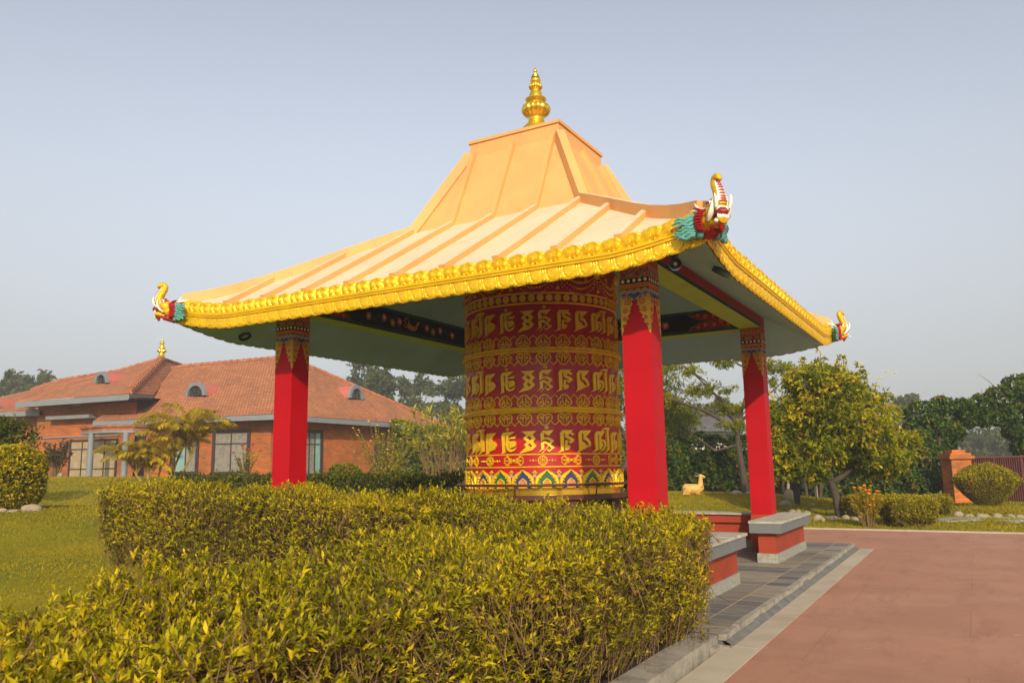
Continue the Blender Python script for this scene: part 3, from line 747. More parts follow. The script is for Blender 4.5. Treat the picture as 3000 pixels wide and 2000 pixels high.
# ================================================================== the horned beast heads at the eave corners (X outwards, Z up)
S_ = .000637
def Lp(x, y, l=0.0): return V(((900-x)*S_, l, (1210-y)*S_))
def makara():
    b = MB()
    # neck and cheeks, one continuous scaled skin
    b.tube([Lp(980, 1000), Lp(840, 990), Lp(700, 930), Lp(600, 880), Lp(520, 850)], [.095, .10, .105, .098, .07], 14)
    b.ell(Lp(500, 790), (.105, .098, .105), None, 16, 12)
    b.ell(Lp(540, 890), (.075, .092, .085), None, 14, 10)
    b.ell(Lp(390, 720), (.085, .075, .075), None, 14, 10)          # snout
    b.tube([Lp(470, 1010), Lp(390, 980), Lp(310, 960), Lp(250, 985)], [.060, .070, .068, .045], 14, flat=.62)   # lower jaw
    head = b.build('makara_head', M['scale'], pav, smooth=60, local=True)
    # trunk curling up from the snout
    tp = [Lp(340, 700), Lp(325, 640), Lp(350, 540), Lp(395, 450), Lp(440, 370), Lp(452, 310), Lp(430, 265), Lp(385, 250), Lp(340, 268), Lp(305, 310), Lp(292, 338)]
    b = MB(); b.tube(tp, [.070, .066, .058, .052, .047, .045, .043, .040, .034, .026, .010], 14); b.build('trunk', M['scale'], head, smooth=60, local=True)
    b = MB()
    fr = [Lp(262, 690), Lp(262, 630), Lp(285, 540), Lp(330, 440), Lp(372, 362), Lp(392, 310)]
    b.tube([p+V((.004, 0, 0)) for p in fr], [.060, .056, .046, .040, .034, .028], 12, flat=.35, upv=(1, 0, .3))
    b.build('trunk_lining', M['ivory'], head, smooth=60, local=True)
    b = MB()
    for i in range(9):
        t = i/8*4.6; k = int(t); f = t-k; p = fr[k].lerp(fr[k+1], f)+V((.018, 0, .004)); r = .042-.003*i
        b.tube([p+V((0, -r, -.004)), p+V((.008, -r*.5, .004)), p+V((.011, 0, .006)), p+V((.008, r*.5, .004)), p+V((0, r, -.004))], [.004, .009, .010, .009, .004], 6)
    b.build('trunk_ridges', M['rosy'], head, smooth=60, local=True)
    b = MB(); b.ell(Lp(318, 318), (.018, .028, .016)); b.ell(Lp(350, 285), (.026, .03, .014)); b.build('trunk_tip', M['mouth'], head, smooth=60, local=True)
    # open mouth
    b = MB(); b.ell(Lp(330, 850), (.085, .072, .062), None, 14, 10); b.tube([Lp(300, 930), Lp(262, 940)], [.058, .05], 12, flat=.5); b.build('mouth', M['mouth'], head, smooth=60, local=True)
    b = MB(); b.tube([Lp(380, 905), Lp(290, 875), Lp(225, 860), Lp(190, 838, .012)], [.034, .036, .030, .010], 10, flat=.4); b.build('tongue', M['rosy'], head, smooth=60, local=True)
    for x0, y0, q, rr in ((250, 790, 1.0, .016), (232, 918, .88, .014)):
        b = MB(); b.tube([Lp(x0+36, y0-8 if q == 1 else y0+14, -.058*q), Lp(x0+6, y0-8 if q == 1 else y0+14, 0), Lp(x0+36, y0-8 if q == 1 else y0+14, .058*q)], .010, 6)
        for l in (-.058, -.036, -.012, .012, .036, .058): b.ell(Lp(x0+abs(l)*600, y0, l*q), (rr, .014, .026), None, 8, 6)
        b.build('tooth_row', M['ivory'], head, smooth=60, local=True)
    for s in (-1, 1):
        b = MB()
        b.tube([Lp(325, 640, s*.070), Lp(310, 720, s*.082), Lp(330, 800, s*.092), Lp(380, 880, s*.098), Lp(450, 935, s*.092), Lp(478, 925, s*.088)], [.020, .026, .030, .030, .024, .010], 10, flat=.6); b.build('tusk', M['ivory'], head, smooth=60, local=True)
        b = MB(); b.tube([Lp(245, 570, s*.088), Lp(222, 640, s*.084), Lp(228, 720, s*.078), Lp(260, 790, s*.072)], [.003, .015, .019, .016], 8); b.build('fang', M['ivory'], head, smooth=60, local=True)
        b = MB(); b.ell(Lp(430, 668, s*.080), (.029, .018, .029)); eye = b.build('eye', M['ivory'], head, smooth=60, local=True)
        b = MB(); b.ell(Lp(418, 668, s*.094), (.013, .008, .013)); b.build('pupil', M['barkd'], eye, smooth=60, local=True)
        b = MB(); b.tube([Lp(600, 735, s*.095), Lp(660, 700, s*.125), Lp(720, 675, s*.135), Lp(775, 655, s*.13)], [.012, .034, .030, .004], 8, flat=.4, upv=(0, 0, 1)); b.build('ear', M['crimson'], head, smooth=60, local=True)
        b = MB()
        b.tube([Lp(660, 700, s*.05), Lp(760, 672, s*.07), Lp(860, 662, s*.085), Lp(950, 640, s*.095), Lp(1025, 618, s*.10)], [.020, .019, .016, .012, .003], 8)
        b.tube([Lp(770, 668, s*.07), Lp(815, 610, s*.085), Lp(862, 535, s*.095)], [.015, .012, .003], 8)
        b.tube([Lp(860, 662, s*.085), Lp(885, 625, s*.09), Lp(905, 600, s*.09)], [.012, .009, .003], 6)
        b.build('horn', M['ivory'], head, smooth=60, local=True)
        # red frill of flame points behind the cheek
        b = MB()
        for k in range(9):
            a = -.9+k*.28; y = 900-math.sin(a)*175; l = s*(.040+.085*math.cos(a*.8)); x = 590+35*math.cos(a)
            b.tube([Lp(x-30, y, l*.95), Lp(x+40, y-6, l*1.18), Lp(x+95, y+2, l*1.22), Lp(x+150, y+16, l*1.15)], [.020, .027, .018, .002], 7, flat=.6)
        for k in range(5): b.tube([Lp(420+55*k, 1010+18*k, s*.045), Lp(450+55*k, 1060+18*k, s*.05), Lp(470+55*k, 1100+14*k, s*.045)], [.022, .018, .003], 7)
        b.build('frill', M['crimson'], head, smooth=60, local=True)
        # teal mane: curls at the neck and wavy locks swept along the cornice
        b = MB()
        for (x, y, l, r) in ((760, 790, .11, .048), (780, 890, .13, .052), (790, 990, .125, .055), (760, 1080, .09, .050)):
            b.ell(Lp(x, y, s*l), (r*1.25, r*.75, r), None, 12, 8)
            b.tube([Lp(x+55+26*math.cos(q*.8)*(1-q/11), y+6+26*math.sin(q*.8)*(1-q/11), s*(l+.038)) for q in range(10)], .012, 6)
        wv = V((-.7071, s*.7071, 0))
        for k in range(7):
            p0 = Lp(800, 800+52*k, s*(.115+.01*math.sin(k))); L = .21+.03*math.sin(k*1.7); pts = []
            for q in range(8):
                t = q/7; pts.append(p0+wv*L*t+V((.045, s*.045, 0))*(.6+.3*t)*(1 if t > .0 else 1)+V((0, 0, .014*math.sin(q*1.5+k)-.012*t)))
            b.tube(pts, [.030, .031, .030, .028, .026, .022, .016, .003], 8, flat=.75)
        b.build('mane', M['teal'], head, smooth=60, local=True)
    b = MB()
    for k in range(8): b.ell(Lp(395+22*k, 640-18*math.sin(k*.55)*2, .045*math.sin(k*2.2)), (.017, .022, .017), None, 8, 6)
    for k in range(6):
        for s in (-1, 1): b.ell(Lp(405+20*k, 625+4*k, s*(.062+.004*k)), (.014, .014, .016), None, 8, 6)
    b.build('brow', M['crimson'], head, smooth=60, local=True)
    b = MB()
    for k in range(6): b.tube([Lp(560+62*k, 1050+8*k, -.07+.0*k), Lp(560+62*k, 1085+10*k, 0), Lp(560+62*k, 1050+8*k, .07)], [.018, .028, .018], 8)
    b.tube([Lp(330, 1030), Lp(345, 1085), Lp(352, 1135)], [.035, .024, .003], 8); b.build('beard', M['crimson'], head, smooth=60, local=True)
    b = MB(); b.ell(Lp(245, 1005, -.085), .020); b.build('pearl', M['ivory'], head, smooth=60, local=True)
    return head
mk0 = makara()
for k, (sx, sy) in enumerate(((-1, -1), (1, -1), (1, 1), (-1, 1))):
    o = mk0 if k == 0 else copy_tree(mk0, pav)
    o.location = (sx*(EE-.03), sy*(EE-.03), 3.80-.094); o.rotation_euler = (0, 0, math.atan2(sy, sx))
# ================================================================== the prayer wheel
whl = thing('prayer_wheel', 'giant red prayer wheel with raised gold letters and bands under the pavilion roof', 'prayer wheel', (0, 0, .094))
RW = 1.262; A0 = math.radians(-62.26)
def cyl(ang, z0=0.0, r=RW):
    return lambda u, v, d: V(((r+d)*math.cos(ang+u/r), (r+d)*math.sin(ang+u/r), z0+v))
b = MB(); b.lathe([(RW, 1.25), (RW, 4.25), (RW+.02, 4.28), (RW+.02, 4.9), (0.3, 4.92)], 128)
drum = b.build('drum', M['drumred'], whl, smooth=30)
def ring(name, prof, m, n=128):
    b = MB(); b.lathe(prof, n); return b.build(name, m, whl, smooth=35)
def torus(z, r, t): return [(r, z-t), (r+t*.9, z-t*.6), (r+t*1.2, z), (r+t*.9, z+t*.6), (r, z+t)]
for z0, z1 in ((3.325, 3.415), (2.405, 2.50)):
    h = z1-z0
    ring('gold_band', [(RW, z0), (RW+.055, z0), (RW+.06, z0+.012), (RW+.052, z0+.02), (RW+.075, z0+h*.35), (RW+.068, z0+h*.55), (RW+.04, z0+h*.66), (RW+.044, z1-.018), (RW+.05, z1-.008), (RW+.04, z1), (RW, z1)], M['gold2'])
for z in (4.263, 4.104, 1.789, 1.602): ring('gold_line', torus(z, RW, .012 if z < 3 else .018), M['gold2'])

# raised letters
def keyhole(o, h):
    n = len(o); ar = lambda p: sum(p[i][0]*p[(i+1) % len(p)][1]-p[(i+1) % len(p)][0]*p[i][1] for i in range(len(p)))
    if ar(o)*ar(h) > 0: h = h[::-1]
    bi = min(((i, j) for i in range(n) for j in range(len(h))), key=lambda t: (o[t[0]][0]-h[t[1]][0])**2+(o[t[0]][1]-h[t[1]][1])**2)
    i, j = bi; hr = h[j:]+h[:j]
    e = 1.2
    dx, dy = hr[0][0]-o[i][0], hr[0][1]-o[i][1]; l = math.hypot(dx, dy) or 1; sx, sy = -dy/l*e, dx/l*e
    # open a hair-thin slit so that the outline stays simple
    c1 = o[:i]+[(o[i][0]-sx, o[i][1]-sy), (hr[0][0]-sx, hr[0][1]-sy)]+hr[1:]+[(hr[0][0]+sx, hr[0][1]+sy), (o[i][0]+sx, o[i][1]+sy)]+o[i+1:]
    c2 = o[:i]+[(o[i][0]+sx, o[i][1]+sy), (hr[0][0]+sx, hr[0][1]+sy)]+hr[1:]+[(hr[0][0]-sx, hr[0][1]-sy), (o[i][0]-sx, o[i][1]-sy)]+o[i+1:]
    def crosses(p):
        m = len(p)
        def o3(a, b_, c): return (b_[0]-a[0])*(c[1]-a[1])-(b_[1]-a[1])*(c[0]-a[0])
        k = 0
        for a in range(m):
            for b_ in range(a+2, m):
                if a == 0 and b_ == m-1: continue
                p1, p2, p3, p4 = p[a], p[(a+1) % m], p[b_], p[(b_+1) % m]
                if o3(p1, p2, p3)*o3(p1, p2, p4) < 0 and o3(p3, p4, p1)*o3(p3, p4, p2) < 0: k += 1
        return k
    return c1 if crosses(c1) <= crosses(c2) else c2
dia = lambda x, y, w, h: [(x, y-h), (x+w, y), (x, y+h), (x-w, y)]
G = {}
G['eight'] = (1920, .98, [keyhole(keyhole([(1755, 262), (2142, 252), (2035, 350), (2127, 455), (2045, 550), (2142, 655), (2020, 785), (1685, 862), (1862, 690), (1812, 630), (1890, 550), (1790, 455), (1880, 360)], [(1893, 440), (1945, 385), (2025, 460), (1975, 512)]), [(1912, 628), (1950, 588), (2032, 655), (1980, 702)])])
G['hum'] = (250, .99, [keyhole(dia(238, 165, 60, 52), dia(238, 165, 22, 20)),
    [(75, 330), (140, 250), (418, 238), (295, 387), (165, 318), (168, 440), (270, 430), (350, 465), (430, 530), (330, 630), (295, 600), (345, 545), (260, 492), (180, 480), (85, 542)],
    [(85, 590), (160, 535), (230, 540), (310, 600), (345, 640), (443, 715), (295, 832), (230, 787), (265, 755), (300, 782), (352, 725), (280, 660), (240, 620), (200, 600), (165, 605), (170, 750), (0, 852), (95, 755)],
    [(285, 650), (98, 868), (122, 866), (302, 662)]])
G['om'] = (690, .965, [keyhole([(522, 320), (595, 240), (872, 240), (815, 290), (908, 350), (855, 387), (780, 335), (720, 390), (860, 460), (912, 520), (800, 612), (720, 560), (705, 655), (770, 655), (794, 710), (760, 770), (650, 797), (650, 718), (615, 718), (615, 812), (438, 866), (540, 790)], [(620, 320), (648, 345), (655, 440), (800, 522), (775, 545), (690, 515), (657, 535), (655, 640), (622, 685)])])
G['ma'] = (1150, .875, [keyhole([(988, 330), (1040, 250), (1342, 245), (1185, 425), (1260, 480), (1310, 570), (1322, 670), (945, 864), (1000, 790)], [(1075, 320), (1115, 345), (1115, 500), (1190, 530), (1265, 630), (1220, 685), (1150, 590), (1074, 540)])])
G['ni'] = (1575, .72, [[(1398, 340), (1440, 268), (1475, 350), (1475, 790), (1312, 862), (1408, 780)], [(1440, 268), (1678, 263), (1580, 420), (1500, 395), (1475, 352)],
    [(1500, 400), (1562, 420), (1566, 590), (1600, 590), (1612, 660), (1560, 750), (1500, 787)], [(1567, 495), (1640, 498), (1692, 570), (1702, 660), (1640, 770), (1516, 858), (1622, 720), (1648, 640), (1618, 560), (1568, 548)],
    [(1722, 262), (1792, 242), (1802, 780), (1642, 872), (1733, 775)], [(1575, 264), (1630, 180), (1690, 153), (1838, 158), (1790, 242), (1730, 250), (1690, 207), (1640, 222), (1606, 264)]])
G['pa'] = (965, .78, [[(828, 370), (865, 288), (907, 375), (907, 845), (798, 882), (840, 830)], [(865, 288), (1120, 273), (1000, 420), (940, 400), (907, 375)], [(938, 400), (987, 420), (992, 505), (938, 522)],
    [(907, 560), (940, 512), (1050, 505), (1112, 570), (1122, 640), (1060, 750), (943, 797), (933, 575), (907, 590)]])
G['dme'] = (1400, .91, [keyhole(dia(1382, 190, 50, 52), dia(1382, 190, 18, 19)), [(1218, 355), (1275, 273), (1310, 370), (1310, 832), (1186, 877), (1240, 820)], [(1275, 273), (1583, 256), (1420, 380), (1350, 387), (1290, 330)],
    [(1348, 387), (1412, 380), (1417, 600), (1432, 720), (1470, 752), (1540, 737), (1628, 668), (1560, 782), (1470, 818), (1390, 782), (1352, 700)], [(1415, 467), (1475, 405), (1580, 395), (1618, 373), (1570, 457), (1470, 452)],
    [(1412, 562), (1440, 525), (1560, 513), (1612, 570), (1592, 660), (1450, 718), (1440, 592)], [(1308, 608), (1350, 578), (1350, 622), (1308, 652)]])
def letter_mesh(key):
    cx, cs, polys = G[key]; k = .000553
    f = cyl(0.0); b = MB()
    for i, p in enumerate(polys):
        q = [((x-cx)/cs*k*1.02, (862-y)*k*.985) for x, y in p]
        b.prism(q, -.002, .030+.0022*i, f)
    return b
seq = ['om', 'ma', 'ni', 'pa', 'dme', 'eight', 'hum']
ang0 = {'om': 15.8, 'ma': 29.3, 'ni': 44.2, 'pa': 60.0, 'hum': 2.7, 'eight': -10.2, 'dme': -24.3}
slots = [(-10.2, 'eight'), (2.7, 'hum'), (15.8, 'om'), (29.3, 'ma'), (44.2, 'ni'), (60.0, 'pa'), (74.5, 'dme'), (-24.3, 'dme'), (-39.0, 'pa'), (-54.2, 'ni'), (-69.3, 'ma'), (-83.5, 'om')]
a = 88.6; i = 5
while a < 360-83.5-10: slots.append((a, seq[i % 7])); a += 13.9; i += 1
base = {}
for z0 in (1.806, 2.722, 3.652):
    for dg, key in slots:
        if key not in base:
            o = letter_mesh(key).build('letter', M['gold2'], whl, local=True); base[key] = o
        else:
            o = base[key].copy(); COL.objects.link(o)
        o.parent = whl; o.location = (0, 0, z0-.094); o.rotation_euler = (0, 0, A0+math.radians(dg))

# cloud-scroll bands above and below the two gold bands
def cloud_band(name, z, s):
    b = MB(); n = 26; st = 2*PI*RW/n
    for i in range(n):
        f0 = cyl(A0+math.radians(1.4)+2*PI*i/n, z); f = (lambda u, v, d, f0=f0: f0(u, s*v, d))
        out = []
        def arc(cx, cy, r, t0, t1, m=9): return [(cx+r*math.cos(t0+(t1-t0)*q/m), cy+r*math.sin(t0+(t1-t0)*q/m)) for q in range(m+1)]
        D = math.radians
        out = arc(.052, .062, .058, D(-150), D(70))+arc(0, .108, .068, D(12), D(168))+arc(-.052, .062, .058, D(110), D(330))
        b.ribbon(out, .023, .026, f)
        b.ribbon([(-.016, .035), (-.018, .075), (-.03, .1), (-.026, .122), (-.012, .12)], .017, .022, f); b.ribbon([(.016, .035), (.018, .075), (.03, .1), (.026, .122), (.012, .12)], .017, .022, f)
        for sx in (-1, 1):
            b.ribbon(scroll(sx*.058, .062, .028, 1.1, sx, 2.2, 10), .015, .022, f)
            for (u, v, r) in ((.058, .062, .014), (.085, .062, .009), (.05, .09, .009), (.062, .034, .010), (.034, .05, .008), (.012, .145, .008), (.03, .14, .008)): b.dome(sx*u, v, r, .022, f, 0, 6)
        b.ribbon([(st/2-.062, .118), (st/2, .175), (st/2+.062, .118)], .019, .024, f)
    return b.build(name, M['gold2'], whl, smooth=40)
cloud_band('cloud_scroll_band', 3.425, 1); cloud_band('cloud_scroll_band', 3.318, -1); cloud_band('cloud_scroll_band', 2.508, 1); cloud_band('cloud_scroll_band', 2.396, -1)

# discs and jewelled swags at the top
b = MB()
for i in range(58):
    f = cyl(A0+2*PI*i/58, 4.183); b.prism([(.053*math.cos(q*PI/8), .056*math.sin(q*PI/8)) for q in range(16)], 0, .02, f)
b.build('disc_band', M['gold2'], whl)
b = MB(); n = 11
for i in range(n):
    f = cyl(A0+math.radians(-4)+2*PI*i/n, 4.28, RW+.02); st = 2*PI*RW/n
    for row, (sag, zt, r) in enumerate(((.14, .30, .020), (.20, .26, .018), (.25, .21, .016))):
        for k in range(17):
            t = k/16; u = (t-.5)*st*.94; v = zt-sag*(1-(2*t-1)**2)
            b.dome(u, v, r*(.7+.5*(1-abs(2*t-1))), .03, f, 0, 6)
    for k in range(6):
        for j in (-1, 1): b.dome(st/2+j*(.02+.012*k), .30-.045*k, .012, .025, f, 0, 6)
    b.prism([(st/2-.03, .03), (st/2+.03, .03), (st/2+.02, .07), (st/2, .085), (st/2-.02, .07)], 0, .03, f)
    for k in range(4): b.dome(st/2, .12+.045*k, .013, .03, f, 0, 6)
    b.dome(st/2, .38, .10, .07, f, 0, 12, 0, 1.1)
    for sx in (-1, 1): b.ribbon(scroll(st/2+sx*.15, .36, .06, 1.4, sx), .025, .03, f); b.ribbon([(st/2+sx*.2, .30), (st/2+sx*.25, .25), (st/2+sx*.23, .18)], .03, .03, f)
b.build('jewel_swag_band', M['gold2'], whl, smooth=50)

# wheels and sceptres
def wheel_mb():
    b = MB(); f = cyl(0, 1.697)
    b.ribbon([(.066*math.cos(q*PI/14), .066*math.sin(q*PI/14)) for q in range(28)], .018, .018, f, closed=True)
    b.dome(0, 0, .021, .024, f)
    for q in range(8):
        c_, s_ = math.cos(q*PI/4), math.sin(q*PI/4)
        b.ribbon([(.02*c_, .02*s_), (.035*c_, .035*s_), (.058*c_, .058*s_)], [.006, .02, .012], .02, f); b.dome(.043*c_, .043*s_, .011, .024, f, 0, 6)
    for j in (-1, 1):
        for (u, r) in ((.10, .014), (.145, .020), (.19, .014)): b.dome(j*u, 0, r, .024, f)
    return b
def dorje_mb():
    b = MB(); f = cyl(0, 1.697)
    b.dome(0, 0, .028, .032, f)
    for j in (-1, 1):
        b.ribbon([(j*.035, -.035), (j*.045, 0), (j*.035, .035)], .018, .02, f); b.ribbon([(j*.055, -.045), (j*.068, 0), (j*.055, .045)], .018, .021, f)
        b.ribbon([(j*.05, -.02), (j*.055, 0), (j*.05, .02)], .012, .024, f)
        b.ribbon([(j*.07, 0), (j*.11, 0), (j*.155, 0)], [.012, .028, .005], .022, f)
        for s in (-1, 1):
            b.ribbon([(j*.07, s*.012), (j*.09, s*.045), (j*.112, s*.06), (j*.135, s*.05), (j*.15, s*.026), (j*.155, s*.004)], [.016, .02, .02, .016, .012, .008], .022, f)
            b.dome(j*.085, s*.062, .011, .024, f, 0, 6); b.ribbon([(j*.112, s*.06), (j*.118, s*.078)], .012, .02, f); b.ribbon([(j*.15, s*.026), (j*.165, s*.034)], .01, .02, f); b.dome(j*.102, s*.07, .009, .024, f, 0, 6)
    return b
wb = db = None
for i in range(9):
    for kind, off in (('w', -.6), ('d', 19.2)):
        src = wb if kind == 'w' else db
        if src is None:
            o = (wheel_mb() if kind == 'w' else dorje_mb()).build('wheel_emblem' if kind == 'w' else 'sceptre_emblem', M['gold'], whl, smooth=45, local=True)
            if kind == 'w': wb = o
            else: db = o
        else: o = src.copy(); COL.objects.link(o)
        o.parent = whl; o.location = (0, 0, -.094); o.rotation_euler = (0, 0, A0+math.radians(off+40*i))

# lotus petals at the foot
def lotus_mb(blue):
    b = MB(); f = cyl(0, 1.25, RW+.004); w = RW*2*PI/22/2
    b.prism([(-w, .03), (w, .03), (w, .25), (.06, .275), (0, .305), (-.06, .275), (-w, .25)], -.002, .010, f, 1)
    b.prism([(-.055, .03), (.055, .03), (.05, .13), (.03, .155), (-.03, .155), (-.05, .13)], .01, .0115, f, 2)
    b.prism([(w-.03, .2), (w, .2), (w, .262), (w-.015, .262)], .01, .013, f, 3); b.prism([(-w, .2), (-w+.03, .2), (-w+.015, .262), (-w, .262)], .01, .013, f, 3)
    for s in (-1, 1):
        b.ribbon([(s*(w-.022), .03), (s*(w-.028), .13), (s*(w-.045), .20), (s*.075, .245), (s*.035, .275), (0, .312)], [.04, .055, .065, .060, .04, .012], .038, f, 0, .01)
        for (u, v, r) in ((.098, .195, .022), (.118, .155, .018), (.112, .10, .017), (.128, .062, .018)): b.dome(s*u, v, r, .045, f, 0, 8, .01)
        b.ribbon([(s*.13, .075), (s*.10, .095), (s*.105, .115)], .016, .034, f, 0, .01)
        b.ribbon([(s*.058, .03), (s*.06, .09), (s*.048, .14), (s*.02, .16), (0, .185)], [.024, .026, .028, .026, .012], .034, f, 0, .01)
        b.ribbon([(s*.008, .04), (s*.03, .05), (s*.045, .035)], .014, .024, f, 0, .011)
        b.ribbon([(s*(w-.03), .262), (s*w, .292)], [.03, .01], .030, f, 0, 0)
    b.dome(w, .285, .022, .034, f, 0, 8); b.dome(0, .04, .014, .026, f, 0, 6, .011)
    return b
M['lotblue'] = mat('petal blue', (.03, .05, .18), .4, .2, 8); M['lotgreen'] = mat('petal green', (.015, .15, .06), .4, .2, 8); M['lotor'] = mat('petal orange', (.75, .24, .01), .45, .1, 8)
src = {}
for i in range(22):
    k = i % 2
    if k not in src: o = lotus_mb(k).build('lotus_petal', [M['gold'], M['lotgreen'] if k == 0 else M['lotblue'], M['lotor'] if k == 0 else M['pink'], M['pink']], whl, smooth=45, local=True); src[k] = o
    else: o = src[k].copy(); COL.objects.link(o)
    o.parent = whl; o.location = (0, 0, -.094); o.rotation_euler = (0, 0, A0+math.radians(2.0)+2*PI*i/22)
ring('gold_base', [(RW+.002, 1.18), (RW+.03, 1.185), (RW+.03, 1.262), (RW+.012, 1.268), (RW+.012, 1.282), (RW, 1.282)], M['goldm'])
ring('dish', [(.2, 1.108), (1.36, 1.108), (1.372, 1.115), (1.372, 1.18), (1.36, 1.186), (.4, 1.186)], M['maroon'])
b = MB(); n = 96; r = 1.42
pts = [V((r*math.cos(2*PI*i/n), r*math.sin(2*PI*i/n), 1.335)) for i in range(n+1)]
b.tube(pts, .020, 8, cap=False)
rail = b.build('handrail', M['maroon'], whl, smooth=60)
for dg in (-78, -50, -18, 34, 70, 100, 130, 160, 190, 220, 250):
    a = A0+math.radians(dg); c_, s_ = math.cos(a), math.sin(a); b = MB()
    b.tube([V((1.365*c_, 1.365*s_, 1.16)), V((1.39*c_, 1.39*s_, 1.2)), V((1.42*c_, 1.42*s_, 1.33))], .011, 6); b.build('rail_post', M['maroon'], whl, smooth=60)
b = MB(); b.lathe([(.01, .10), (.9, .10), (.9, .17), (.30, .2), (.26, .95), (.75, 1.02), (.80, 1.09), (.80, 1.106)], 48); b.build('pivot_stand', M['oxide'], whl, smooth=35)
for k in range(4):
    a = PI/4+k*PI/2; c_, s_ = math.cos(a), math.sin(a); b = MB(); b.bar((1.15*c_, 1.15*s_, .1), (1.15*c_, 1.15*s_, 1.106), .16, .16, (c_, s_, 0)); b.build('leg', M['maroon'], whl)
# ================================================================== stone-topped benches round the plinth
def bench(label, x0, x1, y0, y1, plain=False):
    """slab outline x0..x1, y0..y1"""
    t = thing('bench', label, 'bench', ((x0+x1)/2, (y0+y1)/2, .094), 'benches round the pavilion')
    zs = .7206; b = MB(); i = .115
    b.box(x0+i, x1-i, y0+i, y1-i, .232, .545); b.build('base', M['oxide'], t)
    b = MB(); b.box(x0+i-.022, x1-i+.022, y0+i-.022, y1-i+.022, .094, .234); b.build('plinth', M['plinth'], t)
    b = MB(); k = .012 if not plain else .05; b.box(x0+k, x1-k, y0+k, y1-k, .543, zs-.035); b.build('apron', M['oxide'] if plain else M['greyp'], t)
    # split slabs with ragged edges
    b = MB(); lx, ly = x1-x0, y1-y0; along = lx > ly; L = max(lx, ly); n = max(1, round(L/.85)); r = random.Random(int(x0*100+y0*7))
    for k in range(n):
        def edge(s): return [(s*L/n+r.uniform(-.004, .004)) for _ in range(1)][0]
        a, c = k*L/n+.003, (k+1)*L/n-.003; W = min(lx, ly); m = 7
        up = [(a+(c-a)*j/m, r.uniform(-.012, .008)) for j in range(m+1)]; dn = [(a+(c-a)*j/m, W+r.uniform(-.008, .012)) for j in range(m, -1, -1)]
        poly = [(x0+p, y0+q) if along else (x0+q, y0+p) for p, q in up+dn]
        dz = r.uniform(-.004, .004)
        b.prism(poly, zs-.034, zs+dz, lambda u, v, d: V((u, v, d)))
    b.build('seat', M['slab'], t)
    return t
bench('bench with grey edge at the far red column, nearest the red path', 3.043, 3.54, .959, 3.493)
bench('bench between the hedge end and the middle red column, beside the path', 3.043, 3.54, -3.35, -1.14)
bench('long bench with red base between the two rear columns, behind the wheel', -2.3, 2.66, 3.05, 3.50, True)
bench('front bench half hidden behind the lower hedge', -2.6, 2.5, -3.54, -3.07)
bench('bench on the left side between the left column and the hidden rear column', -3.54, -3.07, -2.2, 2.6)
# ================================================================== clipped hedges
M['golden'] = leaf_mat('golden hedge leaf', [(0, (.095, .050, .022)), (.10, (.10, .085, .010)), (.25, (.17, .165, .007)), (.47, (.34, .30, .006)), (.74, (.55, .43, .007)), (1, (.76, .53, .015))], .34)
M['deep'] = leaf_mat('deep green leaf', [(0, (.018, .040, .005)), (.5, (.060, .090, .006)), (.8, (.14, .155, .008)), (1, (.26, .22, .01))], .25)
def box_surface(n, x0, x1, y0, y1, zb, zt, faces, jit=.05, bump=1.0):
    """n points on a clipped block with bumpy faces; zb, zt functions of (x,y); returns points, normals, height 0..1"""
    ar = {'top': (x1-x0)*(y1-y0), 'x0': (y1-y0)*1.0, 'x1': (y1-y0)*1.0, 'y0': (x1-x0)*1.0, 'y1': (x1-x0)*1.0}
    tot = sum(ar[f] for f in faces); P = []; Nn = []; H = []
    for f in faces:
        m = int(n*ar[f]/tot); u = rng.uniform(0, 1, m); v = rng.uniform(0, 1, m)
        if f == 'top': x = x0+(x1-x0)*u; y = y0+(y1-y0)*v; h = np.ones(m); nn = np.tile([0, 0, 1.], (m, 1))
        elif f[0] == 'x': x = np.full(m, x0 if f == 'x0' else x1); y = y0+(y1-y0)*u; h = v**.8; nn = np.tile([-1. if f == 'x0' else 1., 0, .15], (m, 1))
        else: y = np.full(m, y0 if f == 'y0' else y1); x = x0+(x1-x0)*u; h = v**.8; nn = np.tile([0, -1. if f == 'y0' else 1., .15], (m, 1))
        zb_, zt_ = zb(x, y), zt(x, y); z = zb_+(zt_-zb_)*h
        P.append(np.stack([x, y, z], 1)); Nn.append(nn); H.append(h)
    P = np.concatenate(P); Nn = np.concatenate(Nn); H = np.concatenate(H)
    inw = np.clip(.38-H, 0, 1)/.38*.34; P[:, :2] -= Nn[:, :2]*inw[:, None]
    # round the top edges a little and waver the faces
    b = .045*np.sin(P[:, 0]*2.9+1.3*np.sin(P[:, 1]*1.7))+.04*np.sin(P[:, 1]*3.7+P[:, 2]*4)+.03*np.sin(P[:, 0]*7+P[:, 1]*5.3)
    P = P+Nn*(b*bump+rng.normal(0, jit, len(P)))[:, None]
    return P, Nn, H
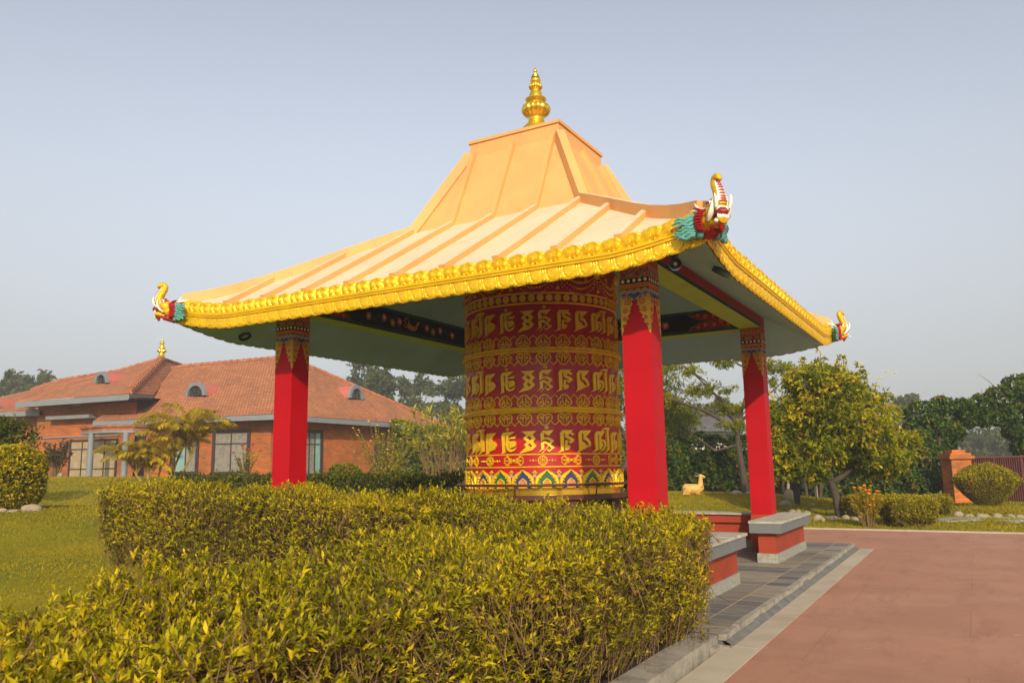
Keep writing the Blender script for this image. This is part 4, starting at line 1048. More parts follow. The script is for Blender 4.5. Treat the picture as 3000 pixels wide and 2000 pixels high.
def hedge(name, label, group, x0, x1, y0, y1, zb, zt, faces, dens, L, W, leafm, nl=6, gaps=.5, tone=(.42, .2), stemn=1, twl=.22, bump=1.0):
    cx, cy = (x0+x1)/2, (y0+y1)/2; t = thing(name, label, 'hedge', (cx, cy, float(zb(np.array([cx]), np.array([cy]))[0])), group)
    area = sum({'top': (x1-x0)*(y1-y0)}.get(f, (y1-y0) if f[0] == 'x' else (x1-x0)) for f in faces)
    n = int(dens*area); P, N, H = box_surface(n, x0, x1, y0, y1, zb, zt, faces, .05*min(1, bump+.2), bump)
    # thin places low on the sides and in scattered patches, where the twigs show
    pt = np.sin(P[:, 0]*2.3+2*np.sin(P[:, 1]*1.1))+np.sin(P[:, 1]*2.9+P[:, 2]*5+1.7*np.sin(P[:, 0]*1.9))
    keep = rng.uniform(0, 1, n if len(P) == n else len(P)) < np.clip(1.0-gaps*(1-H)**.8*1.1-gaps*.45*(pt > .8)*(H < .93)-.30*(pt > 1.5)*(H >= .93), .12, 1)
    P, N, H = P[keep], N[keep], H[keep]
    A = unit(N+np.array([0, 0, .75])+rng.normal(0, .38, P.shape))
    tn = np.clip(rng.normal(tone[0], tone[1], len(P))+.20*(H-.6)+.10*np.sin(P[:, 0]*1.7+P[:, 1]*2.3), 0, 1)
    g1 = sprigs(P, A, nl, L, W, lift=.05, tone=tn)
    # older leaves inside
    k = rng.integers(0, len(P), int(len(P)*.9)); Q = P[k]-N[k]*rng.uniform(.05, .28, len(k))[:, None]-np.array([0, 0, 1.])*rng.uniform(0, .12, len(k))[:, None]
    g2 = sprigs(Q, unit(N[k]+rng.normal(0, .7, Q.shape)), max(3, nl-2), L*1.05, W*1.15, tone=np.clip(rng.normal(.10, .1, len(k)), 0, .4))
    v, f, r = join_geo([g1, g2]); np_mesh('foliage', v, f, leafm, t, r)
    # twigs: short shoots under the surface and main stems from the soil
    m = int(len(P)*.75); k = rng.integers(0, len(P), m); B_ = P[k]; A_ = B_-(A[k]+rng.normal(0, .30, B_.shape))*rng.uniform(.4, 1.5, m)[:, None]*twl
    ns = int((x1-x0)*(y1-y0)*26*stemn)+8; sx = rng.uniform(x0+.12, x1-.12-.25*(x1 > 3.9), ns); sy = rng.uniform(y0+.12, y1-.12, ns); z0 = zb(sx, sy); z1 = zt(sx, sy)
    S0 = np.stack([sx, sy, z0-.05], 1); S1 = S0+np.stack([rng.uniform(-.1, .1, ns), rng.uniform(-.1, .1, ns), (z1-z0)*rng.uniform(.45, .75, ns)], 1)
    g3 = twig_geo(A_, B_, .0026, .0013, np.zeros(m)); g4 = twig_geo(S0, S1, .008, .0035, np.zeros(ns))
    v, f, r = join_geo([g3, g4]); np_mesh('twigs', v, f, M['twig'], t, r, smooth=False)
    return t
lin = lambda a, b_, c: (lambda x, y: a+b_*x+c*y)
# near hedge along the kerb (runs from beside the camera to the pavilion)
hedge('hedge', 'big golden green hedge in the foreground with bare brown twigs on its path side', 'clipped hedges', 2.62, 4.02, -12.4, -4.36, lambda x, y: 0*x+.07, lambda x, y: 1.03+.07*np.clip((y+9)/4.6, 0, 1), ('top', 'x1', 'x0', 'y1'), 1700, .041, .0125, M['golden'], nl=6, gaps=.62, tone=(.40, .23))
# hedge across the front of the pavilion
zl = lambda x, y: .10+np.clip((2.2-x)/7.2, 0, 1)*.27
zt2 = lambda x, y: 1.165+np.clip((2.2-x)/7.2, 0, 1)*.225
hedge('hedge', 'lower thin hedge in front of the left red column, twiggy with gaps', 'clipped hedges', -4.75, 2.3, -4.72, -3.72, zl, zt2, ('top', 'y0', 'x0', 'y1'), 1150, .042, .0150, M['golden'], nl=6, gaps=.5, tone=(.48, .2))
# ================================================================== brick building with tiled roofs (left, 42-55 m away)
def uv_mat(name, kind, gain=1.0):
    m = bpy.data.materials.new(name); m.use_nodes = True; nt = m.node_tree; b = nt.nodes['Principled BSDF']; b.inputs['Roughness'].default_value = .85
    tc = _n(nt, 'ShaderNodeTexCoord'); uv = tc.outputs['UV']
    no = _n(nt, 'ShaderNodeTexNoise'); no.inputs['Scale'].default_value = .9; no.inputs['Detail'].default_value = 8; nt.links.new(tc.outputs['Object'], no.inputs['Vector'])
    br = _n(nt, 'ShaderNodeTexBrick'); nt.links.new(uv, br.inputs['Vector']); br.inputs['Scale'].default_value = 1.0
    if kind == 'brick':
        br.inputs['Brick Width'].default_value = .34; br.inputs['Row Height'].default_value = .10; br.inputs['Mortar Size'].default_value = .012
        br.inputs['Color1'].default_value = (.50*gain, .118*gain, .011, 1); br.inputs['Color2'].default_value = (.30*gain, .072*gain, .011, 1); br.inputs['Mortar'].default_value = (.30, .15, .06, 1)
        tint = ((.75, .85, .95), (1.25, 1.1, .9))
    else:
        br.inputs['Brick Width'].default_value = .20; br.inputs['Row Height'].default_value = .21; br.inputs['Mortar Size'].default_value = .022; br.inputs['Mortar Smooth'].default_value = .4
        br.inputs['Color1'].default_value = (.52, .20, .075, 1); br.inputs['Color2'].default_value = (.38, .14, .05, 1); br.inputs['Mortar'].default_value = (.15, .05, .03, 1)
        tint = ((.78, .8, .85), (1.12, 1.08, 1.0))
    cr = _n(nt, 'ShaderNodeValToRGB'); cr.color_ramp.elements[0].position = .32; cr.color_ramp.elements[0].color = (*tint[0], 1); cr.color_ramp.elements[1].position = .7; cr.color_ramp.elements[1].color = (*tint[1], 1)
    nt.links.new(no.outputs['Fac'], cr.inputs[0]); mx = _n(nt, 'ShaderNodeMix', data_type='RGBA', blend_type='MULTIPLY'); mx.inputs[0].default_value = 1
    nt.links.new(br.outputs['Color'], mx.inputs[6]); nt.links.new(cr.outputs[0], mx.inputs[7]); nt.links.new(mx.outputs[2], b.inputs['Base Color'])
    bp = _n(nt, 'ShaderNodeBump'); bp.inputs['Strength'].default_value = .6; bp.inputs['Distance'].default_value = .03; bp.invert = True
    nt.links.new(br.outputs['Fac'], bp.inputs['Height']); nt.links.new(bp.outputs[0], b.inputs['Normal'])
    return m
M['brick'] = uv_mat('fired brick', 'brick'); M['pillarbrick'] = uv_mat('orange pillar brick', 'brick', 1.3); M['tile'] = uv_mat('clay roof tile', 'tile')
M['ridge'] = mat('ridge tile', (.40, .15, .07), .85, .25, 3, .5, 12)
M['fascia'] = mat('grey fascia', (.20, .215, .22), .6, .06, 2)
M['frame'] = mat('dark window frame', (.045, .028, .026), .5, .1, 4)
M['curtain'] = mat('window curtain', (.24, .215, .175), .9, .25, 7)
M['paper'] = mat('papered panes', (.36, .27, .155), .9, .2, 3, stain=(.25, .18, .10), stain_scale=2, stain_amt=.5)
M['glassd'] = mat('dark window glass', (.05, .05, .05), .12, .2, 2, spec=.6)
M['glasst'] = mat('teal window glass', (.22, .38, .34), .15, .15, 2, spec=.6)
M['pinkroof'] = mat('red dormer skin', (.50, .13, .09), .6, .1, 1.5)
bld = thing('brick_building', 'long red brick building with clay tiled hip roofs and arched dormers', 'building', tuple(gpt(700, 46)))
def plane3(a, b_, c):
    n = (b_-a).cross(c-a).normalized(); return a, (n if n.z > 0 else -n)
def roof_face(mb, pl, poly, eave, thick=.0, m=0):
    P, N = pl; u = (eave[1]-eave[0]).normalized(); v = N.cross(u).normalized()
    if v.z < 0: v = -v
    pts = [on_plane(px, py, P, N) for px, py in poly]
    uv = [((p-eave[0]).dot(u), (p-eave[0]).dot(v)) for p in pts]
    if (pts[1]-pts[0]).cross(pts[2]-pts[1]).dot(N) < 0: pts = pts[::-1]; uv = uv[::-1]
    mb.poly(pts, m, uv); return pts
def ridge(parent, pts, r=.13):
    b = MB(); out = []
    for a, c in zip(pts[:-1], pts[1:]):
        L = (c-a).length; n = max(1, int(L/.42))
        for i in range(n):
            p = a.lerp(c, i/n); q = a.lerp(c, (i+1.08)/n); b.tube([p+V((0, 0, .03)), q+V((0, 0, .01))], [r*1.12, r*.92], 7)
    return b.build('ridge_tiles', M['ridge'], parent, smooth=50)
# main roof
A = at(803, 1212, 42); B = at(272, 1233, 45.2); T = at(842, 1046, 50); Rr = at(1310, 1249, 55.5)
plM = plane3(A, B, T); plR = plane3(A, Rr, T)
mb = MB()
roof_face(mb, plM, [(272, 1233), (803, 1212), (842, 1046), (543, 1073), (506, 1079), (447, 1156), (352, 1182)], (B, A))
roof_face(mb, plR, [(803, 1212), (1310, 1249), (842, 1046)], (A, Rr))
# upper roof with the gold finial
A2 = at(375, 1153, 43.6); B2 = at(46, 1177, 46.5); T2 = at(473, 1050, 51.5)
plU = plane3(A2, B2, T2); R2 = at(450, 1157, 47.0); plUr = plane3(A2, R2, T2)
roof_face(mb, plU, [(46, 1177), (375, 1153), (473, 1050), (345, 1087), (180, 1113), (90, 1142)], (B2, A2))
roof_face(mb, plUr, [(375, 1153), (450, 1157), (508, 1079), (545, 1072), (473, 1050)], (A2, R2))
# far left wing
A3 = at(115, 1202, 47.5); B3 = at(-260, 1215, 50); T3 = at(0, 1160, 54); pl3 = plane3(A3, B3, T3)
roof_face(mb, pl3, [(115, 1202), (-260, 1215), (-200, 1165), (0, 1162), (90, 1142), (60, 1178)], (B3, A3))
roof_b = mb.build('roof', M['tile'], bld)
# back slopes that close the roofs
mb = MB()
Tb = on_plane(842, 1046, *plM)-V((0, 0, .06)); Tl = on_plane(543, 1073, *plM); back = WH*9-V((0, 0, 4.0))
mb.poly([Tb, Tb+back, Tl+back, Tl]); Rp = on_plane(1310, 1249, *plR); mb.poly([Tb, Rp, Tb+back])
Ub = on_plane(473, 1050, *plU)-V((0, 0, .3)); Ul = on_plane(180, 1113, *plU)-V((0, 0, .3)); mb.poly([Ub, Ub+back, Ul+back, Ul])
mb.build('rear_roof', M['tile'], bld)
ridge(roof_b, [on_plane(803, 1209, *plM), on_plane(842, 1046, *plM)], .16); ridge(roof_b, [on_plane(842, 1046, *plM), on_plane(543, 1073, *plM), on_plane(506, 1079, *plM)])
ridge(roof_b, [on_plane(842, 1046, *plR), on_plane(1310, 1247, *plR)]); ridge(roof_b, [on_plane(375, 1150, *plU), on_plane(473, 1050, *plU)], .22)
ridge(roof_b, [on_plane(473, 1050, *plU), on_plane(345, 1087, *plU), on_plane(180, 1113, *plU), on_plane(90, 1142, *plU)], .10); ridge(roof_b, [on_plane(473, 1050, *plUr), on_plane(540, 1072, *plUr)], .10)
ridge(roof_b, [on_plane(50, 1171, *plU), on_plane(170, 1131, *plU), on_plane(290, 1101, *plU)], .07)
# fascia boards and soffits: hang below every eave
def eave(a, b_, h=.30, inn=1.0, name='fascia'):
    b = MB(); d = (b_-a).normalized(); n = V((-d.y, d.x, 0)).normalized()
    if n.dot(WH) < 0: n = -n
    b.obox(a-V((0, 0, h)), b_-a, n*.06, V((0, 0, h-.02))); o = b.build(name, M['fascia'], bld)
    b = MB(); b.obox(a+n*.06-V((0, 0, h-.05)), b_-a, n*inn, V((0, 0, .04))); b.build('soffit', M['frame'], bld)
    return n
nA = eave(B, A); nR = eave(A, Rp); nU = eave(B2, A2, .34); eave(A2, on_plane(450, 1157, *plUr), .30, .5); eave(B3, A3)
# walls
def wall(a, b_, z0, z1, name='wall', m='brick'):
    """vertical wall from a to b (xy)"""
    b = MB(); L = math.hypot(b_.x-a.x, b_.y-a.y)
    b.quad(V((a.x, a.y, z0)), V((b_.x, b_.y, z0)), V((b_.x, b_.y, z1)), V((a.x, a.y, z1)), 0, [(0, z0), (L, z0), (L, z1), (0, z1)])
    return b.build(name, M[m], bld)
ze = A.z-.25
wA = A+nA*.9+(Rp-A).normalized()*.0; dR = (Rp-A).normalized(); dL = (B-A).normalized()
wA = A+nA*.95+nR*.95
wB = B+nA*.95; wR = Rp+nR*.95-dR*1.0
wall(wB, wA, .2, ze); wall(wA, wR, .2, ze)
uA = A2+nU*1.5; uB = B2+nU*1.5; uA2 = uA+dL*.8
wall(uB, uA2, .2, A2.z-.3)
wall(B3+nU*1.2, A3+nU*1.2-dL*2, .2, A3.z-.25)
def wpt(px, py, a, n): return on_plane(px, py, a, n)
def wn(a, c):
    d = V((c.x-a.x, c.y-a.y, 0)).normalized(); n = V((-d.y, d.x, 0)); return n if n.dot(WH) > 0 else -n
nAo = wn(wB, wA); nRo = wn(wA, wR); nUo = wn(uB, uA2)
# brick string courses
def band(a, n, x0, x1, py0, py1, out, m, name):
    p = wpt(x0, py0, a, n); q = wpt(x1, py0, a, n); r = wpt(x0, py1, a, n); z0, z1 = min(p.z, r.z), max(p.z, r.z)
    b = MB(); q2 = V((q.x, q.y, z0)); p2 = V((p.x, p.y, z0)); b.obox(p2-n*out, q2-p2, n*out, V((0, 0, z1-z0))); return b.build(name, M[m], bld)
def window(a, n, x0, x1, y0, y1, cols, rowfr, panes, sill=True, frame_w=.19):
    """framed window; x,y in photo pixels on the wall plane"""
    p = wpt((x0+x1)/2, (y0+y1)/2, a, n); d = V((-n.y, n.x, 0)).normalized()
    if d.dot(RH) < 0: d = -d
    pl, pr = wpt(x0, (y0+y1)/2, a, n), wpt(x1, (y0+y1)/2, a, n); W = (pr-pl).dot(d); zt = wpt((x0+x1)/2, y0, a, n).z; zb = wpt((x0+x1)/2, y1, a, n).z
    o = V((pl.x, pl.y, zb)); out = -n; H = zt-zb; b = MB(); fw = frame_w
    b.obox(o, d*fw, out*.07, V((0, 0, H))); b.obox(o+d*(W-fw), d*fw, out*.07, V((0, 0, H))); b.obox(o+d*fw, d*(W-2*fw), out*.07, V((0, 0, fw))); b.obox(o+d*fw+V((0, 0, H-fw)), d*(W-2*fw), out*.07, V((0, 0, fw)))
    rows = [0]+list(rowfr)+[1]; iw, ih = W-2*fw, H-2*fw
    for c in range(1, cols): b.obox(o+d*(fw+iw*c/cols-.03)+V((0, 0, fw)), d*.06, out*.055, V((0, 0, ih)))
    for r in rowfr: b.obox(o+d*fw+V((0, 0, fw+ih*r-.03)), d*iw, out*.05, V((0, 0, .06)))
    w = b.build('window', M['frame'], bld)
    for c in range(cols):
        for r in range(len(rows)-1):
            b = MB(); b.obox(o+d*(fw+iw*c/cols)+V((0, 0, fw+ih*rows[r])), d*(iw/cols), out*.022, V((0, 0, ih*(rows[r+1]-rows[r])))); b.build('pane', M[panes[c % len(panes)]], w)
    if sill: b = MB(); b.obox(o-d*.15-V((0, 0, .14)), d*(W+.3), out*.14, V((0, 0, .13))); b.build('sill', M['brick'] if False else M['frame'], w)
    return w
window(wA, nAo, 507, 583, 1268, 1391, 2, [.72], ['glasst', 'curtain']); window(wA, nAo, 622, 733, 1258, 1391, 2, [.72], ['curtain', 'curtain'])
window(wA, nAo, 385, 425, 1274, 1393, 1, [.7], ['glassd'])
window(wA, nRo, 880, 944, 1258, 1396, 3, [.72], ['curtain', 'curtain', 'glasst']); window(wA, nRo, 1097, 1130, 1294, 1374, 1, [.5], ['glassd'])
window(uB, nUo, 203, 344, 1286, 1402, 4, [.22, .78], ['paper'], False, .12)
for (x0, x1) in ((500, 590), (615, 745)): band(wA, nAo, x0, x1, 1396, 1410, .10, 'ridge', 'sill_course')
band(uB, nUo, 80, 350, 1282, 1286, .08, 'fascia', 'lintel_band'); band(uB, nUo, 160, 285, 1221, 1231, .6, 'fascia', 'canopy')
# portico: curved brick entablature on two round columns
pc = []
for (px, py, D) in ((240, 1262, 44.6), (262, 1262, 43.6), (300, 1262, 43.0), (345, 1262, 42.8), (390, 1262, 43.0), (428, 1262, 43.6)): q = at(px, py, D); pc.append(V((q.x, q.y, 0)))
zc = at(300, 1268, 43).z
b = MB()
def sweep(b, pts, z0, z1, o0, o1, m):
    n = len(pts); vs = []
    for i, p in enumerate(pts):
        t = (pts[min(i+1, n-1)]-pts[max(i-1, 0)]).normalized(); nn = V((t.y, -t.x, 0))
        if nn.dot(WH) > 0: nn = -nn
        vs += [p-nn*.6+V((0, 0, z0)), p+nn*o0+V((0, 0, z0)), p+nn*o1+V((0, 0, z1)), p-nn*.6+V((0, 0, z1))]
    b.add(vs, [(i*4+k, i*4+(k+1) % 4, (i+1)*4+(k+1) % 4, (i+1)*4+k) for i in range(n-1) for k in range(4)]+[(3, 2, 1, 0), tuple(range((n-1)*4, n*4))], m)
sweep(b, pc, zc, zc+.12, .06, .06, 1); sweep(b, pc, zc+.122, zc+.30, .0, .04, 0); sweep(b, pc, zc+.302, zc+.42, .12, .16, 0)
por = b.build('portico', [M['ridge'], M['fascia']], bld)
for (px, D) in ((260, 43.5), (362, 42.9)):
    q = at(px, 1400, D); zb = float(gz(q.x, q.y))-.1; b = MB(); b.tube([V((q.x, q.y, zb)), V((q.x, q.y, zc-.002))], [.165, .155], 20); b.build('column', M['fascia'], por, smooth=50)
# arched dormers
def dormer(px, py, w, h, depth, pl, n, rot=0.0):
    c = on_plane(px, py, *pl); out = Matrix.Rotation(rot, 3, 'Z') @ (-V((n.x, n.y, 0)).normalized()); d = V((-out.y, out.x, 0))
    c = c+out*.25-UPZ*.05; b = MB(); K = 14
    ar = lambda s, k: (s*w/2*math.cos(PI*k/K), s*h*math.sin(PI*k/K))
    vs = []
    for dd, s in ((0.0, 1.0), (-.14, 1.0), (-depth, .92)):
        for k in range(K+1): x, z = ar(s, k); vs.append(c+d*x+V((0, 0, z+(0 if dd > -.2 else .0)))+out*dd)
    b.add(vs[K+1:], [(k, k+1, K+2+k, K+1+k) for k in range(K)]); o = b.build('dormer', M['pinkroof'], roof_b, smooth=40)
    b = MB(); vs = []
    for dd, s in ((0.02, 1.03), (.02, .76), (-.16, .76), (-.16, 1.03)):
        for k in range(K+1): x, z = ar(s, k); vs.append(c+d*x+V((0, 0, z))+out*dd)
    b.add(vs, [(i*(K+1)+k, i*(K+1)+k+1, ((i+1) % 4)*(K+1)+k+1, ((i+1) % 4)*(K+1)+k) for i in range(4) for k in range(K)]); b.build('arch_frame', M['fascia'], o)
    b = MB(); b.poly([c+d*ar(.77, k)[0]+V((0, 0, ar(.77, k)[1]))-out*.12 for k in range(K+1)]); b.build('pane', M['glassd'], o)
    b = MB(); b.obox(c+out*-.115-d*.025, d*.05, out*.05, V((0, 0, h*.75))); b.obox(c+out*-.115-d*w*.37, d*w*.74, out*.06, V((0, 0, .05))); b.build('mullion', M['frame'], o)
dormer(306, 1121, 1.36, .68, 3.0, plU, nU, -.22); dormer(581, 1158, 1.66, .80, 3.1, plM, nA, -.22); dormer(1036, 1166, 1.52, .86, 3.0, plR, nR, .12); dormer(-8, 1192, 1.3, .6, 2.6, pl3, nU, -.2)
# finial on the upper roof
fz = on_plane(473, 1050, *plU); b = MB()
b.lathe([(.22, -.06), (.24, .06), (.22, .08), (.19, .30), (.16, .38), (.24, .43, 10), (.31, .48, 10), (.30, .54, 10), (.18, .58), (.15, .61), (.23, .66), (.22, .69), (.16, .71), (.14, .86), (.09, .97), (.08, .98), (.17, 1.01), (.16, 1.04), (.07, 1.07), (.10, 1.12), (.06, 1.17), (.07, 1.21), (.04, 1.26), (.05, 1.30), (.02, 1.34), (.03, 1.38), (.002, 1.44)], 40, fz)
b.build('finial', M['goldm'], roof_b, smooth=45)
# ================================================================== trees and plants
def tree(name, label, cat, base, blobs, trunk, n, L, W, leafm, barkm='bark', group=None, clump=.38, droop=0.0, nl=7, limbs=True, tr=(.5, .2), spreadv=.9, twn=160, shoots=None):
    """blobs: list of (centre, radii) in metres relative to base; trunk: list of polylines [(pts),(radii)] relative"""
    t = thing(name, label, cat, tuple(base), group)
    base = V(base); b = MB(); tips = []
    for pts, rad in trunk: b.tube([V(p) for p in pts], rad, 8, cap=True); tips.append(V(pts[-1]))
    if limbs:
        for c, r in blobs:
            c = V(c); s = min(tips, key=lambda p: (p-c).length)
            m = s.lerp(c, .5)+V((random.uniform(-.15, .15), random.uniform(-.15, .15), random.uniform(-.05, .2)))*r[0]
            r0 = max(.012, .035*r[0]); b.tube([s, m, c], [r0*1.3, r0, r0*.5], 6)
            for k in range(5):
                e = c+V((random.gauss(0, .55)*r[0], random.gauss(0, .55)*r[1], random.gauss(.1, .5)*r[2])); b.tube([c, c.lerp(e, .5)+V((0, 0, .05)), e], [r0*.5, r0*.3, r0*.12], 5)
    if b.v: b.build('trunk', M[barkm], t, smooth=60, local=True)
    P = []; A = []; TN = []
    vol = [r[0]*r[1]+r[1]*r[2]+r[0]*r[2] for c, r in blobs]; tot = sum(vol)
    for (c, r), v_ in zip(blobs, vol):
        k = max(3, int(twn*v_/tot)); d = rdir(k); rad_ = rng.uniform(.35, 1.04, k)**.55
        cc = np.array(c)+d*np.array(r)*rad_[:, None]; m = max(2, int(n*v_/tot/k))
        idx = np.repeat(np.arange(k), m); q = cc[idx]+rng.normal(0, clump*.5*min(r), (k*m, 3))*np.array([1, 1, .75])
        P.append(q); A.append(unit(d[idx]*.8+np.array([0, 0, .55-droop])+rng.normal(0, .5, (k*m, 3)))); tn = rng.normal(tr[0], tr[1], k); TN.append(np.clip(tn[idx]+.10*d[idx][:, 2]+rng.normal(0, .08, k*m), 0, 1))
    P = np.concatenate(P); A = np.concatenate(A); TN = np.concatenate(TN)
    v, f, r = sprigs(P, A, nl, L, W, tone=TN, spread=spreadv, lift=L)
    if shoots is not None:
        k_ = rng.uniform(0, 1, len(shoots)); v, f, r = join_geo([(v, f, r), sprigs(shoots, unit(rng.normal(0, .7, shoots.shape)+[0, 0, -.2]), 7, L*1.2, W*1.1, tone=np.clip(rng.normal(.62, .2, len(shoots)), 0, 1))])
    np_mesh('crown', v, f, leafm, t, r, local=True)
    return t
def dome_bush(name, label, cat, base, rx, ry, h, n, L, W, leafm, group=None, shape=2.2, belly=.5, flat=1.0, z0=0.0, tone=(.45, .2)):
    """clipped rounded bush standing at base"""
    t = thing(name, label, cat, tuple(base), group); d = rdir(n); e = 2/shape
    s = np.sign(d)*np.abs(d)**e; s = s/np.maximum(1e-6, (np.abs(s)**shape).sum(1, keepdims=True)**(1/shape))
    P = s*np.array([rx, ry, h*.5])+np.array([0, 0, z0+h*.5]); P = P*(1+.03*np.sin(P[:, :1]*9+P[:, 1:2]*7)+rng.normal(0, .018, (n, 1)))
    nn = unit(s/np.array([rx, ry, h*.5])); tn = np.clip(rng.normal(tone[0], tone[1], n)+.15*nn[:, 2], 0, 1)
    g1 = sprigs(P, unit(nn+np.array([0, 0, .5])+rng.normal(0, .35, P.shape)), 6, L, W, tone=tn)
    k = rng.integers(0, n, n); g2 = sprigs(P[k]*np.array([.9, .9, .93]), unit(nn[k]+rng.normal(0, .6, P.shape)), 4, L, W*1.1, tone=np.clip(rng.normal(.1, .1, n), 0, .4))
    v, f, r = join_geo([g1, g2]); np_mesh('foliage', v, f, leafm, t, r, local=True)
    b = MB()
    for k in range(14): a = random.uniform(0, 2*PI); b.tube([V((.12*rx*math.cos(a), .12*ry*math.sin(a), -.05)), V((.35*rx*math.cos(a), .35*ry*math.sin(a), z0+h*.3)), V((.7*rx*math.cos(a), .7*ry*math.sin(a), z0+h*.62))], [.022, .016, .008], 5)
    b.build('stems', M['twig'], t, smooth=60, local=True)
    return t
M['yelleaf'] = leaf_mat('yellow green tree leaf', [(0, (.05, .075, .006)), (.35, (.15, .185, .008)), (.7, (.34, .335, .008)), (1, (.62, .48, .012))], .40)
M['darkleaf'] = leaf_mat('dark vine leaf', [(0, (.018, .045, .008)), (.5, (.062, .115, .014)), (.85, (.15, .20, .014)), (1, (.32, .17, .03))], .25)
M['farleaf'] = leaf_mat('far tree leaf', [(0, (.03, .050, .010)), (.5, (.075, .10, .018)), (1, (.18, .18, .03))], .3)
M['paleleaf'] = leaf_mat('pale feathery leaf', [(0, (.11, .15, .008)), (.5, (.27, .30, .010)), (1, (.48, .44, .015))], .45)
M['palmleaf'] = leaf_mat('golden palm leaf', [(0, (.10, .12, .008)), (.45, (.36, .29, .010)), (1, (.75, .48, .015))], .4)
M['dracleaf'] = leaf_mat('striped shrub leaf', [(0, (.09, .12, .015)), (.5, (.28, .27, .03)), (1, (.70, .55, .06))], .35)
M['rustleaf'] = leaf_mat('bronze shrub leaf', [(0, (.03, .028, .018)), (.6, (.075, .060, .022)), (1, (.13, .13, .03))], .25)
M['petal'] = mat('yellow petals', (.85, .60, .01), .5, .1, 9); M['orpetal'] = mat('orange petals', (.85, .20, .006), .5, .1, 9); M['redpetal'] = mat('red petals', (.55, .01, .012), .5, .1, 9)
def flowers(parent, pts, r, m, name='flower'):
    for p in pts:
        b = MB()
        for k in range(6): a = k*PI/3; b.ell(V(p)+V((math.cos(a)*r*.6, math.sin(a)*r*.6, 0)), (r*.55, r*.55, r*.35), None, 6, 4)
        b.ell(V(p)+V((0, 0, r*.2)), r*.45, None, 6, 4)
        b.build(name, m, parent, smooth=60, local=True)
UP = V((0, 0, 1))
def loc(u, v, z): return tuple(RH*u+WH*v+UP*z)       # metres right, deeper, up as seen in the photo
def bl(u, v, z, r, rz=None): return (loc(u, v, z), (r, r, rz or r*.8))

# --- the yellow-flowering tree at the right
tips = [(-1.1, 4.25), (-.85, 4.7), (-.5, 4.55), (-.25, 4.95), (.15, 4.45), (.45, 4.75), (.8, 4.25), (.95, 4.5)]
Pt = np.concatenate([np.array([V(loc(u*.7, 0, 3.6)).lerp(V(loc(u, 0, z)), s_)[:] for s_ in np.linspace(.2, 1, 20)])+rng.normal(0, .09, (20, 3)) for u, z in tips])
g0 = gpt(2455, 24)
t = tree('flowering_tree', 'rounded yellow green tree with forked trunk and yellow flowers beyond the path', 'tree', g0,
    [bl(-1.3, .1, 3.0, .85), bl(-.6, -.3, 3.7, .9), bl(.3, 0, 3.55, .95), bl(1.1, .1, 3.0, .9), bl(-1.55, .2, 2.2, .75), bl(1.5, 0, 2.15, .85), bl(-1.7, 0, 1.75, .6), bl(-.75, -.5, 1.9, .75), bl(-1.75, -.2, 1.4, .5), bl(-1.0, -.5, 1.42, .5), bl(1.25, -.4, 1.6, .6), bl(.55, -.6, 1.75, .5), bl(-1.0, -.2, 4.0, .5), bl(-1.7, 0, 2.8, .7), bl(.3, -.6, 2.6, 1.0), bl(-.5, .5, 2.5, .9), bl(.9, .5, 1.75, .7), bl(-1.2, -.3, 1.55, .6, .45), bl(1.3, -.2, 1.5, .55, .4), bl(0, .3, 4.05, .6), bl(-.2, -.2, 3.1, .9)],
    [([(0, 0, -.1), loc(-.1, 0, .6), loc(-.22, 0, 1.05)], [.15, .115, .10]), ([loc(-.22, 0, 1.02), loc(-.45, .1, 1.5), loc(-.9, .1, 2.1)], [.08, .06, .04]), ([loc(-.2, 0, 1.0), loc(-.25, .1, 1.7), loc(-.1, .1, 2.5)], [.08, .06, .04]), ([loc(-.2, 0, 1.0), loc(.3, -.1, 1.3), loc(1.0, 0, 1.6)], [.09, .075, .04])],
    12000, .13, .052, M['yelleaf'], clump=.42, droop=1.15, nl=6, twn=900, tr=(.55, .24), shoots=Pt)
b = MB()
for u, z in tips: b.tube([V(loc(u*.7, 0, 3.3)), V(loc(u*.92, 0, z-.5)), V(loc(u, 0, z))], [.022, .016, .006], 5)
b.build('branch', M['bark'], t, smooth=60, local=True)
flowers(t, [loc(u+random.uniform(-.08, .08), random.uniform(-.1, .1), z+random.uniform(-.1, .08)) for u, z in tips for _ in range(4)]+[loc(random.uniform(-1.6, 1.7), -.9, random.uniform(3.4, 4.2)) for _ in range(14)], .040, M['petal'])
flowers(t, [loc(random.uniform(-1.7, 1.6), -1.05, random.uniform(1.6, 3.2)) for _ in range(12)], .022, M['redpetal'], 'seed_pod')

# --- small dark V-trunk tree behind the far column
g0 = gpt(2330, 27.5)
tree('young_tree', 'small tree with dark V shaped stems just behind the far red column', 'tree', g0, [bl(-.3, 0, 1.9, .6), bl(.35, .1, 2.1, .65), bl(0, 0, 2.6, .6), bl(-.55, .2, 2.6, .55)],
    [([(0, 0, -.1), loc(-.05, 0, .5), loc(-.35, 0, 1.3)], [.07, .06, .03]), ([(0.03, 0, -.1), loc(.08, 0, .5), loc(.4, 0, 1.4)], [.07, .055, .03]), ([(0, 0, .3), loc(0, 0, 1.0), loc(.1, 0, 1.7)], [.05, .04, .02])], 900, .14, .05, M['yelleaf'], 'barkd', droop=.5, nl=6, twn=90, tr=(.4, .2))
